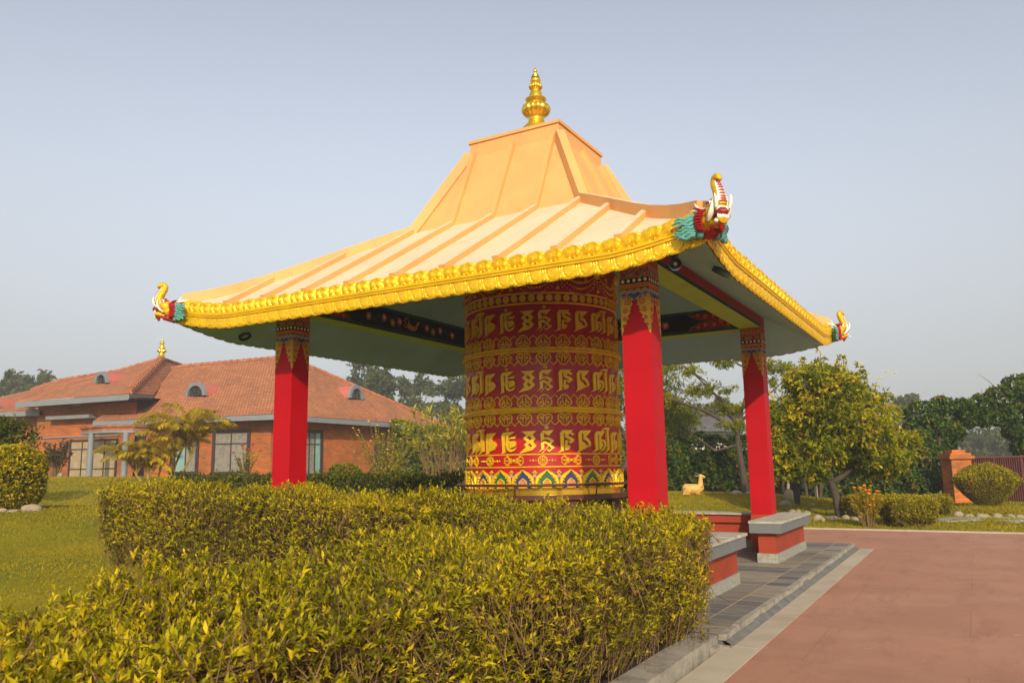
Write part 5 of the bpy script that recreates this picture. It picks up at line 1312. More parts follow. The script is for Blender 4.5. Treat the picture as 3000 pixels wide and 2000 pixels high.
# --- feathery spreading tree behind
g0 = gpt(2185, 33)
bl2 = [bl(u, v, z, r, r*.30) for u, v, z, r in ((-4.0, .5, 4.6, 1.1), (-2.7, 0, 5.1, 1.2), (-1.3, -.4, 4.3, 1.0), (-3.1, .8, 3.9, .9), (-.3, 0, 5.6, 1.1), (1.2, 0, 5.2, 1.0), (2.0, .3, 4.6, .8), (-2.0, .5, 5.9, 1.2), (.6, -.5, 4.4, .7), (-.8, .2, 3.5, .8), (-4.6, 0, 5.4, .9), (-.4, -.4, 2.7, .8), (.2, 0, 3.4, .8))]
tree('feathery_tree', 'tall spreading tree with flat feathery leaf layers behind the two right columns', 'tree', g0, bl2,
    [([(0, 0, -.1), loc(-.12, 0, 1.0), loc(-.25, 0, 2.0), loc(-.2, 0, 2.9)], [.17, .14, .12, .09]), ([loc(-.22, 0, 2.0), loc(-1.2, 0, 1.75), loc(-2.0, .1, 2.4)], [.06, .045, .02]), ([loc(-.22, 0, 2.6), loc(-1.5, 0, 3.4), loc(-2.8, .2, 3.9), loc(-4.0, .3, 4.4)], [.09, .07, .05, .025]),
     ([loc(-.2, 0, 2.8), loc(-.9, 0, 3.9), loc(-1.9, .1, 5.0)], [.08, .06, .03]), ([loc(-.2, 0, 2.8), loc(.2, 0, 4.0), loc(.5, 0, 5.1)], [.08, .05, .03]), ([loc(-.2, 0, 2.8), loc(.9, 0, 3.8), loc(1.7, 0, 4.5)], [.06, .04, .02])],
    5200, .10, .028, M['paleleaf'], clump=.7, nl=9, twn=300, tr=(.5, .22))
# --- drooping tree seen between the wheel and the middle column
g0 = gpt(1845, 36)
tree('drooping_tree', 'drooping green tree with a leaning grey trunk right of the prayer wheel', 'tree', g0, [bl(-.2, 0, 4.9, 1.3), bl(1.4, .2, 4.6, 1.2, 1.2), bl(2.3, 0, 3.6, .9, 1.3), bl(.6, .4, 3.9, 1.2), bl(2.6, .3, 2.7, .7, 1.1), bl(-1.2, .3, 4.0, 1.1), bl(1.6, .2, 3.2, .9, 1.1)],
    [([loc(-.6, 0, -.1), loc(-.1, 0, 1.2), loc(.5, 0, 2.1), loc(.9, 0, 3.3)], [.22, .19, .15, .09]), ([loc(.2, 0, 1.7), loc(-.4, 0, 2.9), loc(-.8, 0, 3.8)], [.12, .09, .05])], 3600, .17, .035, M['paleleaf'], clump=.5, droop=1.2, nl=7, twn=260, tr=(.35, .2))
# --- dark ivy-grown boundary hedge behind the deer
def green_wall(name, label, cat, x0, x1, D, h0, h1, n, L, W, leafm, thick=.8, group=None, wav=.25):
    a = gpt(x0, D); c = gpt(x1, D); mid = (a+c)/2; t = thing(name, label, cat, tuple(mid), group)
    s = rng.uniform(0, 1, n); q = rng.uniform(0, 1, n)**.8; top = h0+(h1-h0)*s+wav*np.sin(s*19+1.3)*.6+wav*np.sin(s*47)*.4
    e = np.where(rng.uniform(0, 1, n) < .25, 1, 0); q = np.where(e == 1, 1.0, q)
    P = np.array(a)[None]*(1-s[:, None])+np.array(c)[None]*s[:, None]; P[:, 2] += q*top
    wv = np.array(WH)[None]; bul = .3*np.sin(s*31+q*6)+.22*np.sin(s*67+q*11+2); P = P-wv*(bul*.5+thick*.5-e*rng.uniform(0, 1, n)*thick+rng.normal(0, .08, n))[:, None]
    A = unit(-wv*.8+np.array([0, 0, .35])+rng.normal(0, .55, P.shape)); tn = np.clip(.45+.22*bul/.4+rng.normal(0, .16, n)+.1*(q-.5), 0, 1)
    v, f, r = sprigs(P, A, 6, L, W, tone=tn); np_mesh('foliage', v, f, leafm, t, r)
    # woody core
    b = MB(); d = c-a; k = max(2, int(d.length/.5))
    for i in range(k+1):
        p = a.lerp(c, i/k); hh = (h0+(h1-h0)*i/k)*.9
        b.tube([p-UP*.1, p+UP*hh*.5+RH*random.uniform(-.2, .2), p+UP*hh+RH*random.uniform(-.3, .3)], [.05, .04, .015], 5)
        b.tube([p+UP*hh*.2, p+UP*hh*.6+RH*random.uniform(-.8, .8), p+UP*hh*.8+RH*random.uniform(-1, 1)], [.02, .016, .008], 4)
    b.obox(a+WH*.35, d, WH*.1, UP*h0*.82) if thick > .5 else None
    b.build('stems', M['barkd'], t, smooth=60); return t
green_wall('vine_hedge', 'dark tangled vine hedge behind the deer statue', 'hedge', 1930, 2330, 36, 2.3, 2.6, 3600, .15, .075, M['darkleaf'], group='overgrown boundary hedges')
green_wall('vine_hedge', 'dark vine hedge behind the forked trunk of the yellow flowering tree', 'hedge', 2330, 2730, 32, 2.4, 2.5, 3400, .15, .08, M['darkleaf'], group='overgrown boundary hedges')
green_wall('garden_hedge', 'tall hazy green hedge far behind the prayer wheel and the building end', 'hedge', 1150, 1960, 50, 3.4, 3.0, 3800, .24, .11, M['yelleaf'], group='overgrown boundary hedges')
# --- vine arbor over the gate
t = thing('vine_arbor', 'arched arbor smothered in dark vines over the driveway gate', 'arbor', tuple(gpt(2850, 31)))
P = []; 
def vine_blob(px, py, D, r, n): c = np.array(at(px, py, D)); d = rdir(n); P.append((c+d*np.array([r, r, r*.85])*rng.uniform(.55, 1.0, n)[:, None]**.5, d))
for (px, py, r) in ((2700, 1215, .62), (2690, 1270, .65), (2710, 1330, .68), (2690, 1390, .7), (2740, 1400, .55), (2650, 1420, .55), (2730, 1250, .6), (2760, 1190, .45), (2790, 1265, .45), (2770, 1300, .38), (2825, 1195, .44), (2830, 1225, .42), (2880, 1185, .5), (2880, 1220, .44), (2930, 1165, .58), (2940, 1215, .55), (2985, 1140, .66), (3030, 1135, .7), (2990, 1215, .62), (3040, 1180, .7), (3030, 1260, .62), (2990, 1270, .5), (3020, 1330, .6), (2995, 1310, .42), (3030, 1400, .6), (3030, 1470, .55), (2968, 1262, .38), (2700, 1440, .5), (2640, 1360, .6)): vine_blob(px, py, 32.2, r, 260)
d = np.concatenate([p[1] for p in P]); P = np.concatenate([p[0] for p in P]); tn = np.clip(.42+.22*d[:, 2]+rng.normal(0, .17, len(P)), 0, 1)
v, f, r = sprigs(P, unit(d+np.array([0, 0, .2])+rng.normal(0, .5, P.shape)), 6, .15, .085, tone=tn); np_mesh('vines', v, f, M['darkleaf'], t, r)
b = MB()
for px in (2742, 2762, 3040): q = gpt(px, 32); b.tube([q-UP*.1, V((q.x, q.y, at(px, 1200, 32).z))], [.075, .07], 10)
q0 = at(2762, 1235, 32.4); q1 = at(3040, 1210, 32.4); b.tube([q0, q0.lerp(q1, .5)+UP*.25, q1], .04, 8)
b.build('posts', M['bark'], t, smooth=60)
for (x0, y0, x1, y1, x2, y2) in ((2935, 1150, 2895, 1115, 2865, 1095), (2990, 1140, 2975, 1115, 2962, 1102), (2770, 1185, 2765, 1160, 2762, 1148), (2880, 1180, 2878, 1155, 2874, 1135)): b = MB(); b.tube([at(x0, y0, 32), at(x1, y1, 32), at(x2, y2, 32)], [.018, .012, .004], 5); b.build('shoot', M['twig'], t, smooth=60)
# --- brick gate pillar and iron gate
g0 = gpt(2805, 30.5); b = MB(); t = thing('gate_pillar', 'orange brick gate pillar beside the iron gate', 'pillar', tuple(g0))
zt_ = at(2805, 1322, 30.5).z; hw = .37; b = MB(); z0 = g0.z-.1
dx = RH*hw; dy = WH*hw; 
def bbox(mb, c, hw, z0, z1, m=0):
    cs = [c-RH*hw-WH*hw, c+RH*hw-WH*hw, c+RH*hw+WH*hw, c-RH*hw+WH*hw]
    for i in range(4):
        a, q = cs[i], cs[(i+1) % 4]; mb.quad(V((a.x, a.y, z0)), V((q.x, q.y, z0)), V((q.x, q.y, z1)), V((a.x, a.y, z1)), m, [(0, z0), (2*hw, z0), (2*hw, z1), (0, z1)])
    mb.poly([V((p.x, p.y, z1)) for p in cs], m, [(0, 0), (1, 0), (1, 1), (0, 1)])
bbox(b, g0, hw, z0, zt_-.28); b.build('shaft', M['pillarbrick'], t)
b = MB(); bbox(b, g0, hw+.10, zt_-.279, zt_-.16); bbox(b, g0, hw+.02, zt_-.159, zt_-.06); bbox(b, g0, hw-.12, zt_-.059, zt_+.06); b.build('pillar_cap', M['pillarbrick'], t)
a = at(2836, 1480, 30.7); c = at(3060, 1492, 30.7); zt1 = at(2900, 1335, 30.7).z; zb1 = at(2900, 1488, 30.7).z
t = thing('iron_gate', 'dark red ribbed iron gate behind the round topiary', 'gate', tuple(a.lerp(c, .5)))
b = MB(); d = V((c.x-a.x, c.y-a.y, 0)); o_ = V((a.x, a.y, zb1)); n = 34
vs = []
for i in range(n*4+1):
    k = i % 4; dd = 0 if k in (0, 3) else .05; p = o_+d*(i/(n*4)); vs += [p-WH*dd, p-WH*dd+UP*(zt1-zb1)]
b.add(vs, [(2*i, 2*i+2, 2*i+3, 2*i+1) for i in range(n*4)]); M['gate'] = mat('gate paint', (.085, .016, .012), .5, .15, 4); b.build('panel', M['gate'], t)
b = MB(); b.bar(o_-WH*.06, o_+d-WH*.06, .05, .08); b.bar(o_-WH*.06+UP*(zt1-zb1-.08), o_+d-WH*.06+UP*(zt1-zb1-.08), .05, .08)
for s in (0, .38, .75): b.obox(o_+d*s-WH*.06, d.normalized()*.07, WH*.05, UP*(zt1-zb1+.03))
b.build('gate_frame', M['gate'], t)
# --- round topiary on its grass mound
g0 = gpt(2887, 27); b = MB()
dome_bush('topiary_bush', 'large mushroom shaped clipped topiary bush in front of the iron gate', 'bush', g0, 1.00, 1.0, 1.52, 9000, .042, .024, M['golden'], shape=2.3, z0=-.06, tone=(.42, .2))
t = bpy.data.objects['topiary_bush']
fo = [c_ for c_ in t.children if c_.name.startswith('foliage')][0]; me = fo.data; n = len(me.vertices); co = np.empty(n*3, np.float32); me.vertices.foreach_get('co', co); co = co.reshape(-1, 3)
k = np.clip(co[:, 2]/1.46, 0, 1); s = np.interp(k, [0, .08, .25, .5, .66, .8, 1], [.30, .42, .60, .86, 1.02, .98, .80]); co[:, 0] *= s; co[:, 1] *= s; me.vertices.foreach_set('co', co.ravel()); me.update()
# --- block hedges beyond the path
def block(label, px0, px1, D, py_top, w, dens, group='small block hedges beyond the path'):
    a = gpt(px0, D); c = gpt(px1, D); t_z = at((px0+px1)/2, py_top, D).z; L = (c-a).length; mid = (a+c)/2+WH*w*.5
    t = hedge('block_hedge', label, group, -L/2, L/2, -w/2, w/2, lambda x, y: 0*x, lambda x, y: 0*x+(t_z-mid.z), ('top', 'y0', 'x0', 'x1'), dens*2.2, .046, .022, M['golden'], gaps=.15, tone=(.50, .2), twl=.12, bump=.35)
    t.location = mid; t.rotation_euler = (0, 0, math.atan2(RH.y, RH.x)); return t
block('front block of clipped hedge right of the orange flowers', 2612, 2738, 20.3, 1464, .9, 420); block('long low clipped hedge behind the orange flowers', 2490, 2690, 23.2, 1456, .7, 330); block('small block hedge tucked behind the front block, left of the grass mound', 2715, 2782, 22.8, 1456, .8, 330)
# --- marigold-like flowering plant
g0 = gpt(2545, 20.6, 1550)
def stem_plant(name, label, cat, g0, n, h, spr, L, W, leafm, per=16, group=None, stemm='twig', bare=.35, r0=.007, tone=(.55, .2), lean=0, foot=.22):
    t = thing(name, label, cat, tuple(g0), group); b = MB(); P = []; A = []; tips = []
    for i in range(n):
        a = random.uniform(0, 2*PI); s = random.uniform(.2, 1); hh = h*random.uniform(.55, 1.0); e = V((math.cos(a)*spr*s+lean*hh, math.sin(a)*spr*s, hh)); m_ = V((e.x*(.35+foot*.6), e.y*(.35+foot*.6), hh*.55)); s0 = V((math.cos(a)*foot*spr*s, math.sin(a)*foot*spr*s, -.05))
        b.tube([s0, m_, e], [r0*1.5, r0*1.1, r0*.5], 5); tips.append(e)
        for k in range(per):
            q = bare+(1-bare)*k/per; p = (s0.lerp(m_, q*2) if q < .5 else m_.lerp(e, q*2-1)); P.append(p[:]); dr = (e-m_).normalized(); A.append((dr+V((random.gauss(0, .5), random.gauss(0, .5), random.gauss(0, .3))))[:])
    b.build('stems', M[stemm], t, smooth=60, local=True); P = np.array(P); A = np.array(A)
    v, f, r = sprigs(P, A, 6, L, W, spread=1.0, tone=np.clip(rng.normal(tone[0], tone[1], len(P)), 0, 1)); np_mesh('leaves', v, f, leafm, t, r, local=True)
    return t, tips
t, tips = stem_plant('flowering_plant', 'leafy plant with orange flowers at the edge of the red path', 'plant', g0, 30, 1.05, .48, .10, .022, M['palmleaf'], 18, bare=.38)
tips.sort(key=lambda p: -p.z); flowers(t, [tuple(p+V((0, 0, .02))) for p in tips[:12]]+[tuple(V((random.uniform(-.3, .3), random.uniform(-.35, -.1), random.uniform(.55, .9)))) for _ in range(4)], .038, M['orpetal'])
t, tips = stem_plant('rose_bush', 'thin rose bush with red blooms left of the left red column', 'plant', gpt(718, 37), 16, 1.75, .75, .10, .045, M['golden'], 10, bare=.3)
flowers(t, [tuple(p) for p in sorted(tips, key=lambda p: -p.z)[:7]], .07, M['redpetal'])
t, tips = stem_plant('rose_bush', 'small rose sprig with red petals caught in the lower hedge', 'plant', V((-1.2, -3.60, .55)), 6, .62, .16, .06, .03, M['golden'], 8, bare=.3)
flowers(t, [tuple(p) for p in tips]+[(.1, -.05, .45), (-.1, 0, .4)], .035, M['redpetal'])
# --- shrubs left of the wheel
t, tips = stem_plant('striped_shrub', 'tall shrub with striped yellow leaf rosettes and bare pale stems left of the wheel', 'shrub', gpt(1300, 28), 54, 3.0, 1.20, .30, .045, M['dracleaf'], 3, bare=.84, foot=.55, r0=.010, stemm='twig', tone=(.6, .22))
t2, tips = stem_plant('blossom_shrub', 'wispy yellow blossomed shrub in front of the brick wall', 'shrub', gpt(1130, 30), 44, 2.5, 1.5, .09, .036, M['yelleaf'], 15, bare=.2, r0=.010, tone=(.6, .2))
flowers(t2, [tuple(p) for p in tips[:16]], .04, M['petal'])
t, tips = stem_plant('bronze_shrub', 'dark bronze leaved shrub against the brick wall at far left', 'shrub', gpt(160, 38), 34, 1.9, .95, .20, .045, M['rustleaf'], 9, bare=.42, r0=.012)
dome_bush('round_bush', 'small round green bush by the brick wall right of the left column', 'bush', gpt(1010, 31), .62, .6, .75, 800, .07, .03, M['yelleaf'], tone=(.45, .15))
dome_bush('clipped_bush', 'big clipped yellow green bush on the lawn at the left edge', 'bush', gpt(26, 17), .58, .60, 1.30, 6000, .065, .034, M['golden'], shape=3.0, tone=(.48, .24))
g0 = gpt(-10, 22)
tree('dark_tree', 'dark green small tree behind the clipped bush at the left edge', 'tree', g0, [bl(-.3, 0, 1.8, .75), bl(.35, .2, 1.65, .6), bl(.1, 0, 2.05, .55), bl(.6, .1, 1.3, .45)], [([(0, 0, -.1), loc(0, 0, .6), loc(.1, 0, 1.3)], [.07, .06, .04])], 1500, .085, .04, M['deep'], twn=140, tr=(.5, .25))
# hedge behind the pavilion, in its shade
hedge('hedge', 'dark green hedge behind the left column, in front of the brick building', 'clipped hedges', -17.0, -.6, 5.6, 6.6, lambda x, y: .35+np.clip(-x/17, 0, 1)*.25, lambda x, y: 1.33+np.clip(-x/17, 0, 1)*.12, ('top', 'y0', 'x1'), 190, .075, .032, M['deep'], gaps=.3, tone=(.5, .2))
# --- palms
def frond(b, base, d, L, leafs, arch=1.0):
    pts = []; n = 14; h = V((d.x, d.y, 0)); h = h.normalized() if h.length > .01 else RH; el = math.atan2(d.z, math.hypot(d.x, d.y)); p = V(base)
    for i in range(n+1):
        s = i/n; pts.append(p.copy()); a = el-arch*1.75*s**1.6; p = p+(h*math.cos(a)+UP*math.sin(a))*L/n
    b.tube(pts, [.024*(1-.8*i/n)+.004 for i in range(n+1)], 5)
    m = int(L*26)
    for i in range(int(m*.20), m):
        s = i/m; k = min(n-1, int(s*n)); p = pts[k].lerp(pts[k+1], s*n-k); t_ = (pts[k+1]-pts[k]).normalized(); sd = h.cross(UP).normalized(); ll = (L*.27*math.sin(PI*min(1, .12+s*.86))**.6+.05)*random.uniform(.85, 1.1)
        for sg in (-1, 1): leafs.append((p, (t_*.75+sd*sg*.85+UP*random.uniform(-.32, .10)).normalized(), UP, ll))
def palm(label, g0, stems):
    t = thing('areca_palm', label, 'palm', tuple(g0), 'areca palms by the building'); bt = MB(); leafs = []
    for (u, v, lean, h, nf, L) in stems:
        top = V(loc(u+lean, v, h)); bt.tube([V(loc(u*.6, v, -.1)), V(loc(u+lean*.4, v, h*.5)), top], [.055, .045, .040], 8)
        for i in range(nf):
            a = 2*PI*i/nf+random.uniform(-.3, .3)+u*3; el = random.uniform(.3, .95)
            d = V((math.cos(a)*el, math.sin(a)*el, random.uniform(1.0, 2.3))); frond(bt, top, d.normalized(), L*random.uniform(.8, 1.15), leafs, random.uniform(.75, 1.15))
    bt.build('stems', M['ochre'] if False else M['palmstem'], t, smooth=60, local=True)
    P = np.array([l[0][:] for l in leafs]); D = np.array([l[1][:] for l in leafs]); N = np.array([l[2][:] for l in leafs]); Ls = np.array([l[3] for l in leafs])
    v, f, r = leaf_geo(P, D, N, Ls, .046, np.clip(rng.normal(.66, .24, len(P)), 0, 1), bend=.5); np_mesh('fronds', v, f, M['palmleaf'], t, r, local=True)
M['palmstem'] = mat('palm stem', (.34, .22, .03), .6, .2, 6)
palm('taller arching golden palm in front of the brick wall', gpt(500, 33), [(0, 0, .40, 1.25, 9, 2.5), (-.2, .2, .1, .9, 6, 1.9), (.3, .1, .45, .9, 7, 2.3)])
palm('shorter bushy golden palm clump beside the portico column', gpt(435, 32), [(0, 0, -.1, .45, 8, 1.7), (.3, .1, .1, .4, 7, 1.5), (-.3, 0, -.2, .25, 8, 1.9), (.1, -.2, 0, .2, 6, 1.3)])
# --- background trees
def far_tree(label, px, D, py_top, w, dens=1.0, sparse=False, leafm='farleaf'):
    D = D*1.7; g0 = gpt(px, D); H = at(px, py_top, D).z-g0.z; W_ = w*D/FPX/2; bs = []
    for i in range(9): bs.append(bl(random.uniform(-.75, .75)*W_, random.uniform(-.5, .5)*W_, H*random.uniform(.48, .88), W_*random.uniform(.30, .46)))
    bs.append(bl(0, 0, H*.9, W_*.36, H*.10)); bs.append(bl(0, 0, H*.6, W_*.55))
    tree('background_tree', label, 'tree', g0, bs, [([(0, 0, -.2), loc(.05*W_, 0, H*.3), loc(0, 0, H*.6)], [.028*H, .022*H, .014*H])], int(1500*dens), D*.0050, D*.0026, M[leafm], clump=.55, twn=120, nl=6, group='trees behind the garden')
far_tree('hazy tree at the left edge above the tiled roof', 20, 70, 1085, 150); far_tree('second hazy tree rising over the left roof slope, shorter', 110, 72, 1092, 110)
far_tree('large hazy tree behind the right slope of the tiled roof', 1065, 66, 1048, 190, 1.4); far_tree('mid sized hazy tree just left of the prayer wheel, behind the striped shrub', 1185, 68, 1105, 110); far_tree('hazy tree directly behind the left edge of the prayer wheel', 1310, 66, 1100, 170, 1.2); far_tree('pale bare looking tree between two green hazy trees left of the wheel', 1235, 74, 1080, 90, .35)
far_tree('hazy tree above the grey roofed house', 2130, 62, 1165, 130); far_tree('small hazy tree left of the vine arbor top', 2690, 70, 1155, 90); far_tree('hazy treetop above the arbor, right of the yellow flowering tree', 2770, 72, 1165, 80, .8); far_tree('hazy tree seen through the arbor opening', 2900, 66, 1280, 240, 1.2)
far_tree('tree behind the middle column', 1700, 60, 1090, 260, 1.2); far_tree('hazy tree low behind the feathery tree', 2010, 68, 1180, 160)
# dense far wood along the boundary
n = 5200; s = rng.uniform(0, 1, n); px = -100+3500*s; P = np.array([at(float(x), 1300, 132+6*math.sin(x*.01)) for x in px]); zt_ = 6.0+1.3*np.sin(px*.012)+.9*np.sin(px*.031+1)+.5*np.sin(px*.09); P[:, 2] = 1.2+rng.uniform(0, 1, n)**.7*zt_*1.2; P += rng.normal(0, .8, P.shape)
v, f, r = sprigs(P, rdir(n), 6, .55, .3, tone=np.clip(rng.normal(.45, .2, n), 0, 1)); o = np_mesh('far_wood', v, f, M['farleaf'], None, r); tag(o, kind='stuff')
# ================================================================== deer, rocks, posts, house
# resting deer statue (X = towards its head as seen: right in the photo)
g0 = gpt(2032, 29); t = thing('deer_statue', 'golden statue of a resting antelope with raised head on the lawn', 'statue', tuple(g0))
def ln(u, z, v=0.0): return V(loc(u, v, z))
M['deer'] = mat('golden statue paint', (.72, .42, .10), .45, .15, 5, .1, 40, stain=(.50, .26, .04), stain_scale=6, stain_amt=.5)
k = 62*29/FPX/62      # metres per photo pixel at the statue
b = MB()
b.tube([ln(-30*k, 14*k), ln(-24*k, 17*k), ln(-10*k, 16*k), ln(6*k, 16*k), ln(16*k, 18*k), ln(20*k, 24*k)], [10*k, 15*k, 15*k, 15*k, 13*k, 9*k], 16)
b.tube([ln(17*k, 14*k), ln(19*k, 24*k), ln(19.5*k, 36*k), ln(20*k, 46*k), ln(21*k, 52*k)], [11*k, 9.5*k, 6.8*k, 5.6*k, 5*k], 14)
b.tube([ln(16*k, 52*k), ln(21*k, 52.5*k), ln(27*k, 50.5*k), ln(32*k, 49.5*k), ln(34*k, 49*k)], [4.5*k, 6*k, 4.6*k, 3.2*k, 1.8*k], 12)
body = b.build('body', M['deer'], t, smooth=60, local=True)
for s in (-1, 1):
    b = MB(); b.ell(ln(-22*k, 15*k, s*9*k), (13*k, 6*k, 13*k), None, 12, 8); b.tube([ln(-16*k, 22*k, s*10*k), ln(-32*k, 8*k, s*11*k), ln(-36*k, 3*k, s*11*k), ln(-20*k, 2*k, s*11*k), ln(-14*k, 2*k, s*11*k)], [5*k, 4*k, 3*k, 2.6*k, 1.6*k], 8); b.build('hind_leg', M['deer'], t, smooth=60, local=True)
    b = MB(); b.tube([ln(14*k, 12*k, s*7*k), ln(4*k, 4*k, s*9*k), ln(0, 9*k, s*9*k), ln(8*k, 3*k, s*9*k), ln(24*k, 2*k, s*8*k)], [6*k, 4*k, 3*k, 2.6*k, 1.8*k], 8); b.build('foreleg', M['deer'], t, smooth=60, local=True)
    b = MB(); b.tube([ln(16*k, 54*k, s*4*k), ln(9*k, 53*k, s*8*k), ln(3*k, 54*k, s*10*k)], [1.5*k, 3*k, .4*k], 8, flat=.5); b.build('ear', M['deer'], t, smooth=60, local=True)
    b = MB(); b.tube([ln(17*k, 57*k, s*2*k), ln(10*k, 60*k, s*3*k), ln(3*k, 64*k, s*4*k)], [1.3*k, 1*k, .3*k], 6); b.build('horn', M['greyp'], t, smooth=60, local=True)
    b = MB(); b.ell(ln(24*k, 53*k, s*4.6*k), 1.1*k, None, 8, 6); b.build('eye', M['barkd'], t, smooth=60, local=True)
b = MB(); b.ell(ln(34*k, 49.5*k), (1.6*k, 1.8*k, 1.4*k), None, 8, 6); b.build('nose', M['barkd'], t, smooth=60, local=True)
# boulders
def rock(label, px, py, D, wpx, hpx, group=None, seed=0):
    g0 = gpt(px, D, py); r = random.Random(seed); rx = wpx*D/FPX/2*1.2; rz = hpx*D/FPX*1.25; ph = [r.uniform(0, 6) for _ in range(6)]
    b = MB(); fn = lambda p: p*(1+.13*math.sin(p.x/rx*2.3+ph[0])+.12*math.sin(p.y/rx*2.9+ph[1])+.08*math.sin(p.z/rz*3.1+ph[2])+.05*math.sin(p.x/rx*6+p.z/rz*5+ph[3]))
    b.ell((0, 0, rz*.22), (rx, rx*r.uniform(.7, 1.0), rz*.72), Matrix.Rotation(r.uniform(0, 6), 3, 'Z'), 16, 10, 0, fn)
    o = b.build('boulder', M['rock'], None, smooth=70); o.location = g0; tag(o, label, 'rock', group); return o
GR = 'pale boulders edging the garden beds'
rk = [('big pale boulder beside the dark V trunk', 2315, 1465, 29, 34, 24), ('pale rounded stone left of the dark V trunk', 2300, 1482, 27, 26, 13), ('grey oval stone right below the far column', 2318, 1492, 25, 24, 12), ('small pale stone in the grass right of the V trunk', 2380, 1475, 27, 14, 8),
      ('pale stone at the foot of the dark V trunk', 2338, 1492, 25, 16, 10), ('little stone on the grass left of the forked trunk', 2364, 1492, 25, 14, 8), ('white stones left of the far column near the hedge foot', 2160, 1449, 31, 26, 9), ('single white stone touching the far column in view', 2194, 1452, 31, 16, 8),
      ('brown rounded boulder beside the orange flowers', 2524, 1528, 22.5, 20, 14), ('flat pale stone left of the orange flowers', 2505, 1532, 22, 24, 10), ('flat tan stone right of the forked trunk', 2478, 1528, 22.6, 24, 11), ('pale stone at the left foot of the forked trunk', 2445, 1528, 22.6, 22, 11), ('grey stone left of the forked trunk foot', 2428, 1525, 22.6, 14, 9), ('tan boulder nearest the far bench on the grass edge', 2398, 1528, 22.4, 26, 14), ('small brown stone between bench and forked trunk', 2412, 1533, 22, 12, 9),
      ('white boulder at the left end of the mound edge', 2810, 1532, 22.6, 26, 13), ('second white stone along the mound edge', 2842, 1536, 22.4, 24, 10), ('wide pale stone in the middle of the mound edge', 2880, 1538, 22.3, 34, 11), ('tan oval stone right of the middle of the mound edge', 2926, 1540, 22.2, 30, 11), ('pale stone near the right end of the mound edge', 2966, 1540, 22.2, 22, 10), ('last pale stone at the right edge of the mound', 2992, 1542, 22.2, 20, 10), ('white stone at the corner of the front block hedge', 2762, 1513, 23.5, 22, 12), ('small white stone behind the front block hedge', 2742, 1514, 23.6, 12, 10),
      ('large flat boulder under the clipped bush at the left edge', 92, 1494, 16.5, 44, 18), ('low flat stone left of the large boulder under the clipped bush', 40, 1498, 16.3, 34, 8), ('grey stone behind the large boulder at left', 62, 1488, 17, 24, 8), ('white stone on the lawn beside the bronze shrub', 178, 1396, 36, 18, 10), ('pale stone half under the clipped bush at the very left', 4, 1498, 16.3, 20, 9)]
for i, (l, px, py, D, w_, h_) in enumerate(rk): rock(l, px, py, D, w_, h_, GR, i+3)
# grass mound under the topiary, with paving of flat stones before it
b = MB(); g0 = gpt(2895, 24); rx, ry = 1.75, 1.3; N_ = 28; vs = []; fs = []
for i in range(N_+1):
    for j in range(N_+1):
        u = -1+2*i/N_; v_ = -1+2*j/N_; r2 = min(1, u*u+v_*v_); h = .17*(1-r2)**.8; p = g0+RH*rx*u+WH*ry*v_; vs.append(V((p.x, p.y, float(gz(p.x, p.y))-.03+h+.012*math.sin(u*11+v_*7))))
for i in range(N_):
    for j in range(N_): a = i*(N_+1)+j; fs.append((a, a+N_+1, a+N_+2, a+1))
b.add(vs, fs); o = b.build('grass_mound', M['lawn'], None, smooth=60); tag(o, kind='structure')
n = 7000; u = rng.uniform(-1, 1, n); v_ = rng.uniform(-1, 1, n); ok = u*u+v_*v_ < .95; u, v_ = u[ok], v_[ok]; P = np.array(g0)+np.array(RH)*u[:, None]*rx+np.array(WH)*v_[:, None]*ry; P[:, 2] = gz(P[:, 0], P[:, 1])-.03+.17*(1-u*u-v_*v_)**.8
v, f, r = leaf_geo(P, unit(rng.normal(0, .6, P.shape)+[0, 0, 1]), rdir(len(P)), rng.uniform(.07, .16, len(P)), .018, rng.uniform(.3, 1, len(P)), bend=.6); o = np_mesh('mound_grass', v, f, M['grass'], None, r); tag(o, kind='stuff')
b = MB(); r_ = random.Random(5)
for i in range(26):
    px = r_.uniform(2745, 3080); D = r_.uniform(20.6, 22.4); q = gpt(px, D); a = r_.uniform(.2, .45); c_ = r_.uniform(.12, .25)
    b.prism([(math.cos(k*PI/4+.2)*a*r_.uniform(.8, 1.1), math.sin(k*PI/4+.2)*c_*r_.uniform(.8, 1.1)) for k in range(8)], -.05, .02+.001*i*.3, lambda x, y, d, q=q: q+RH*x+WH*y+UP*d)
o = b.build('stone_paving', M['plinth']); tag(o, kind='structure')
# weathered posts by the boundary hedge
GP = 'weathered wooden posts'
for i, (px, D, h, l) in enumerate(((2292, 31, .95, 'pale weathered post nearest the far column'), (2304, 31.5, .85, 'thick pale post second from the far column'), (2362, 31, .9, 'weathered post just right of the V trunk'), (2388, 31, 1.0, 'tall weathered post in the middle of the gap between the trunks'), (2399, 30.5, .95, 'leaning weathered post nearest the forked trunk'))):
    q = gpt(px, D); b = MB(); le = .12*math.sin(i*2.1); b.tube([(0, 0, -.15), (le*.5, 0, h*.5), (le, 0, h)], [.065, .06, .055], 9); o = b.build('wooden_post', M['rock'] if i % 2 else M['bark'], None, smooth=40); o.location = q; tag(o, l, 'post', GP)
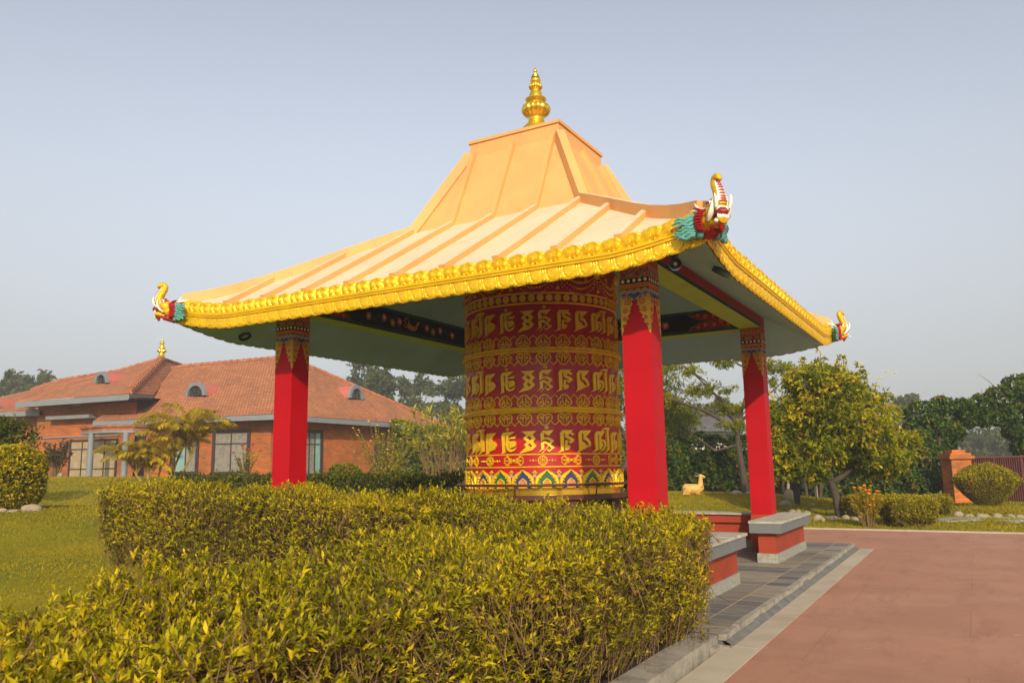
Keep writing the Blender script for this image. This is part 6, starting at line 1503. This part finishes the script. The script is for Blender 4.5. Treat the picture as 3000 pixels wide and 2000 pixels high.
# pale house with grey metal roof seen between the right columns
t = thing('pale_house', 'hazy pale house with grey metal roof between the two right columns', 'house', tuple(gpt(2085, 58)))
D = 58; a = at(2025, 1330, D); c = at(2130, 1330, D); zr = at(2080, 1255, D).z; zb = a.z-1.5; M['houseroof'] = mat('grey metal roof', (.16, .15, .145), .6, .15, 3); M['housewall'] = mat('pale house wall', (.50, .47, .42), .8, .1, 2)
b = MB(); dd = V((c.x-a.x, c.y-a.y, 0)); b.obox(V((a.x, a.y, zb)), dd, WH*5, UP*(zr-zb)); b.build('wall', M['housewall'], t)
rp = [at(2005, 1263, D-1), at(2150, 1263, D-1), at(2140, 1222, D+2.5), at(2060, 1222, D+2.5)]; b = MB(); b.poly(rp); b.poly([p-UP*.12 for p in rp][::-1])
b.poly([rp[0], rp[3], at(2030, 1263, D+6)])
for i in range(15): s = (i+.5)/15; b.bar(rp[0].lerp(rp[1], s), rp[3].lerp(rp[2], s), .07, .08)
b.build('roof', M['houseroof'], t)
for (x0, x1) in ((2042, 2062), (2072, 2098)):
    p0, p1 = at(x0, 1284, D-.05), at(x1, 1308, D-.05); b = MB(); b.obox(V((p0.x, p0.y, p1.z)), V((p1.x-p0.x, p1.y-p0.y, 0)), -WH*.05, UP*(p0.z-p1.z)); b.build('window', M['glassd'], t)
p0, p1 = at(2040, 1283, D-.1), at(2105, 1288, D-.1); b = MB(); b.obox(V((p0.x, p0.y, p1.z)), V((p1.x-p0.x, p1.y-p0.y, 0)), -WH*.4, UP*(p0.z-p1.z)); b.build('balcony_rail', M['whitep'], t)
# ================================================================== air: one closed box of thin haze round camera and scene
b = MB(); b.box(-152, 152, -62, 162, -2.0, 26.0)
hm = bpy.data.materials.new('haze air'); hm.use_nodes = True; nt = hm.node_tree; nt.nodes.remove(nt.nodes['Principled BSDF'])
pv = nt.nodes.new('ShaderNodeVolumePrincipled'); pv.inputs['Color'].default_value = (.82, .82, .80, 1); pv.inputs['Density'].default_value = .0016; pv.inputs['Anisotropy'].default_value = .1
nt.links.new(pv.outputs[0], nt.nodes['Material Output'].inputs['Volume'])
o = b.build('haze', hm); tag(o, kind='stuff')
# ================================================================== light
SUN_EL = math.radians(25.0)
sd = V((.584*math.cos(SUN_EL), -.812*math.cos(SUN_EL), math.sin(SUN_EL)))     # towards the sun
L = bpy.data.lights.new('sun', 'SUN'); L.energy = 3.3; L.angle = math.radians(.6); L.color = (1.0, .86, .66)
lo = bpy.data.objects.new('sun', L); COL.objects.link(lo); lo.rotation_euler = sd.to_track_quat('Z', 'Y').to_euler(); lo.location = sd*50
w = bpy.data.worlds.new('World'); scene.world = w; w.use_nodes = True; nt = w.node_tree
bg = nt.nodes['Background']; sky = nt.nodes.new('ShaderNodeTexSky'); sky.sky_type = 'NISHITA'; sky.sun_disc = False
sky.sun_elevation = SUN_EL; sky.sun_rotation = math.atan2(sd.x, sd.y); sky.air_density = 1.0; sky.dust_density = 2.2; sky.ozone_density = 2.5; sky.altitude = 100
hs = nt.nodes.new('ShaderNodeHueSaturation'); hs.inputs['Saturation'].default_value = .40; hs.inputs['Value'].default_value = 1.12
nt.links.new(sky.outputs[0], hs.inputs['Color']); 
tc = nt.nodes.new('ShaderNodeTexCoord'); sx = nt.nodes.new('ShaderNodeSeparateXYZ'); nt.links.new(tc.outputs['Generated'], sx.inputs[0])
mr = nt.nodes.new('ShaderNodeMapRange'); mr.interpolation_type = 'SMOOTHERSTEP'; mr.inputs[1].default_value = -.05; mr.inputs[2].default_value = .55; mr.inputs[3].default_value = .80; mr.inputs[4].default_value = .0
nt.links.new(sx.outputs['Z'], mr.inputs[0]); mxs = nt.nodes.new('ShaderNodeMix'); mxs.data_type = 'RGBA'; mxs.inputs[7].default_value = (2.55, 2.52, 2.46, 1)     # dusty air near the horizon
nt.links.new(mr.outputs[0], mxs.inputs[0]); nt.links.new(hs.outputs[0], mxs.inputs[6]); nt.links.new(mxs.outputs[2], bg.inputs[0]); bg.inputs[1].default_value = .15
vs_ = scene.view_settings; scene.display_settings.display_device = 'sRGB'; vs_.view_transform = 'Standard'; vs_.look = 'None'; vs_.exposure = 0.3; vs_.gamma = 1.0; vs_.use_curve_mapping = False
scene.cycles.use_denoising = True; scene.cycles.max_bounces = 6; scene.cycles.transparent_max_bounces = 8
scene.cycles.use_adaptive_sampling = True
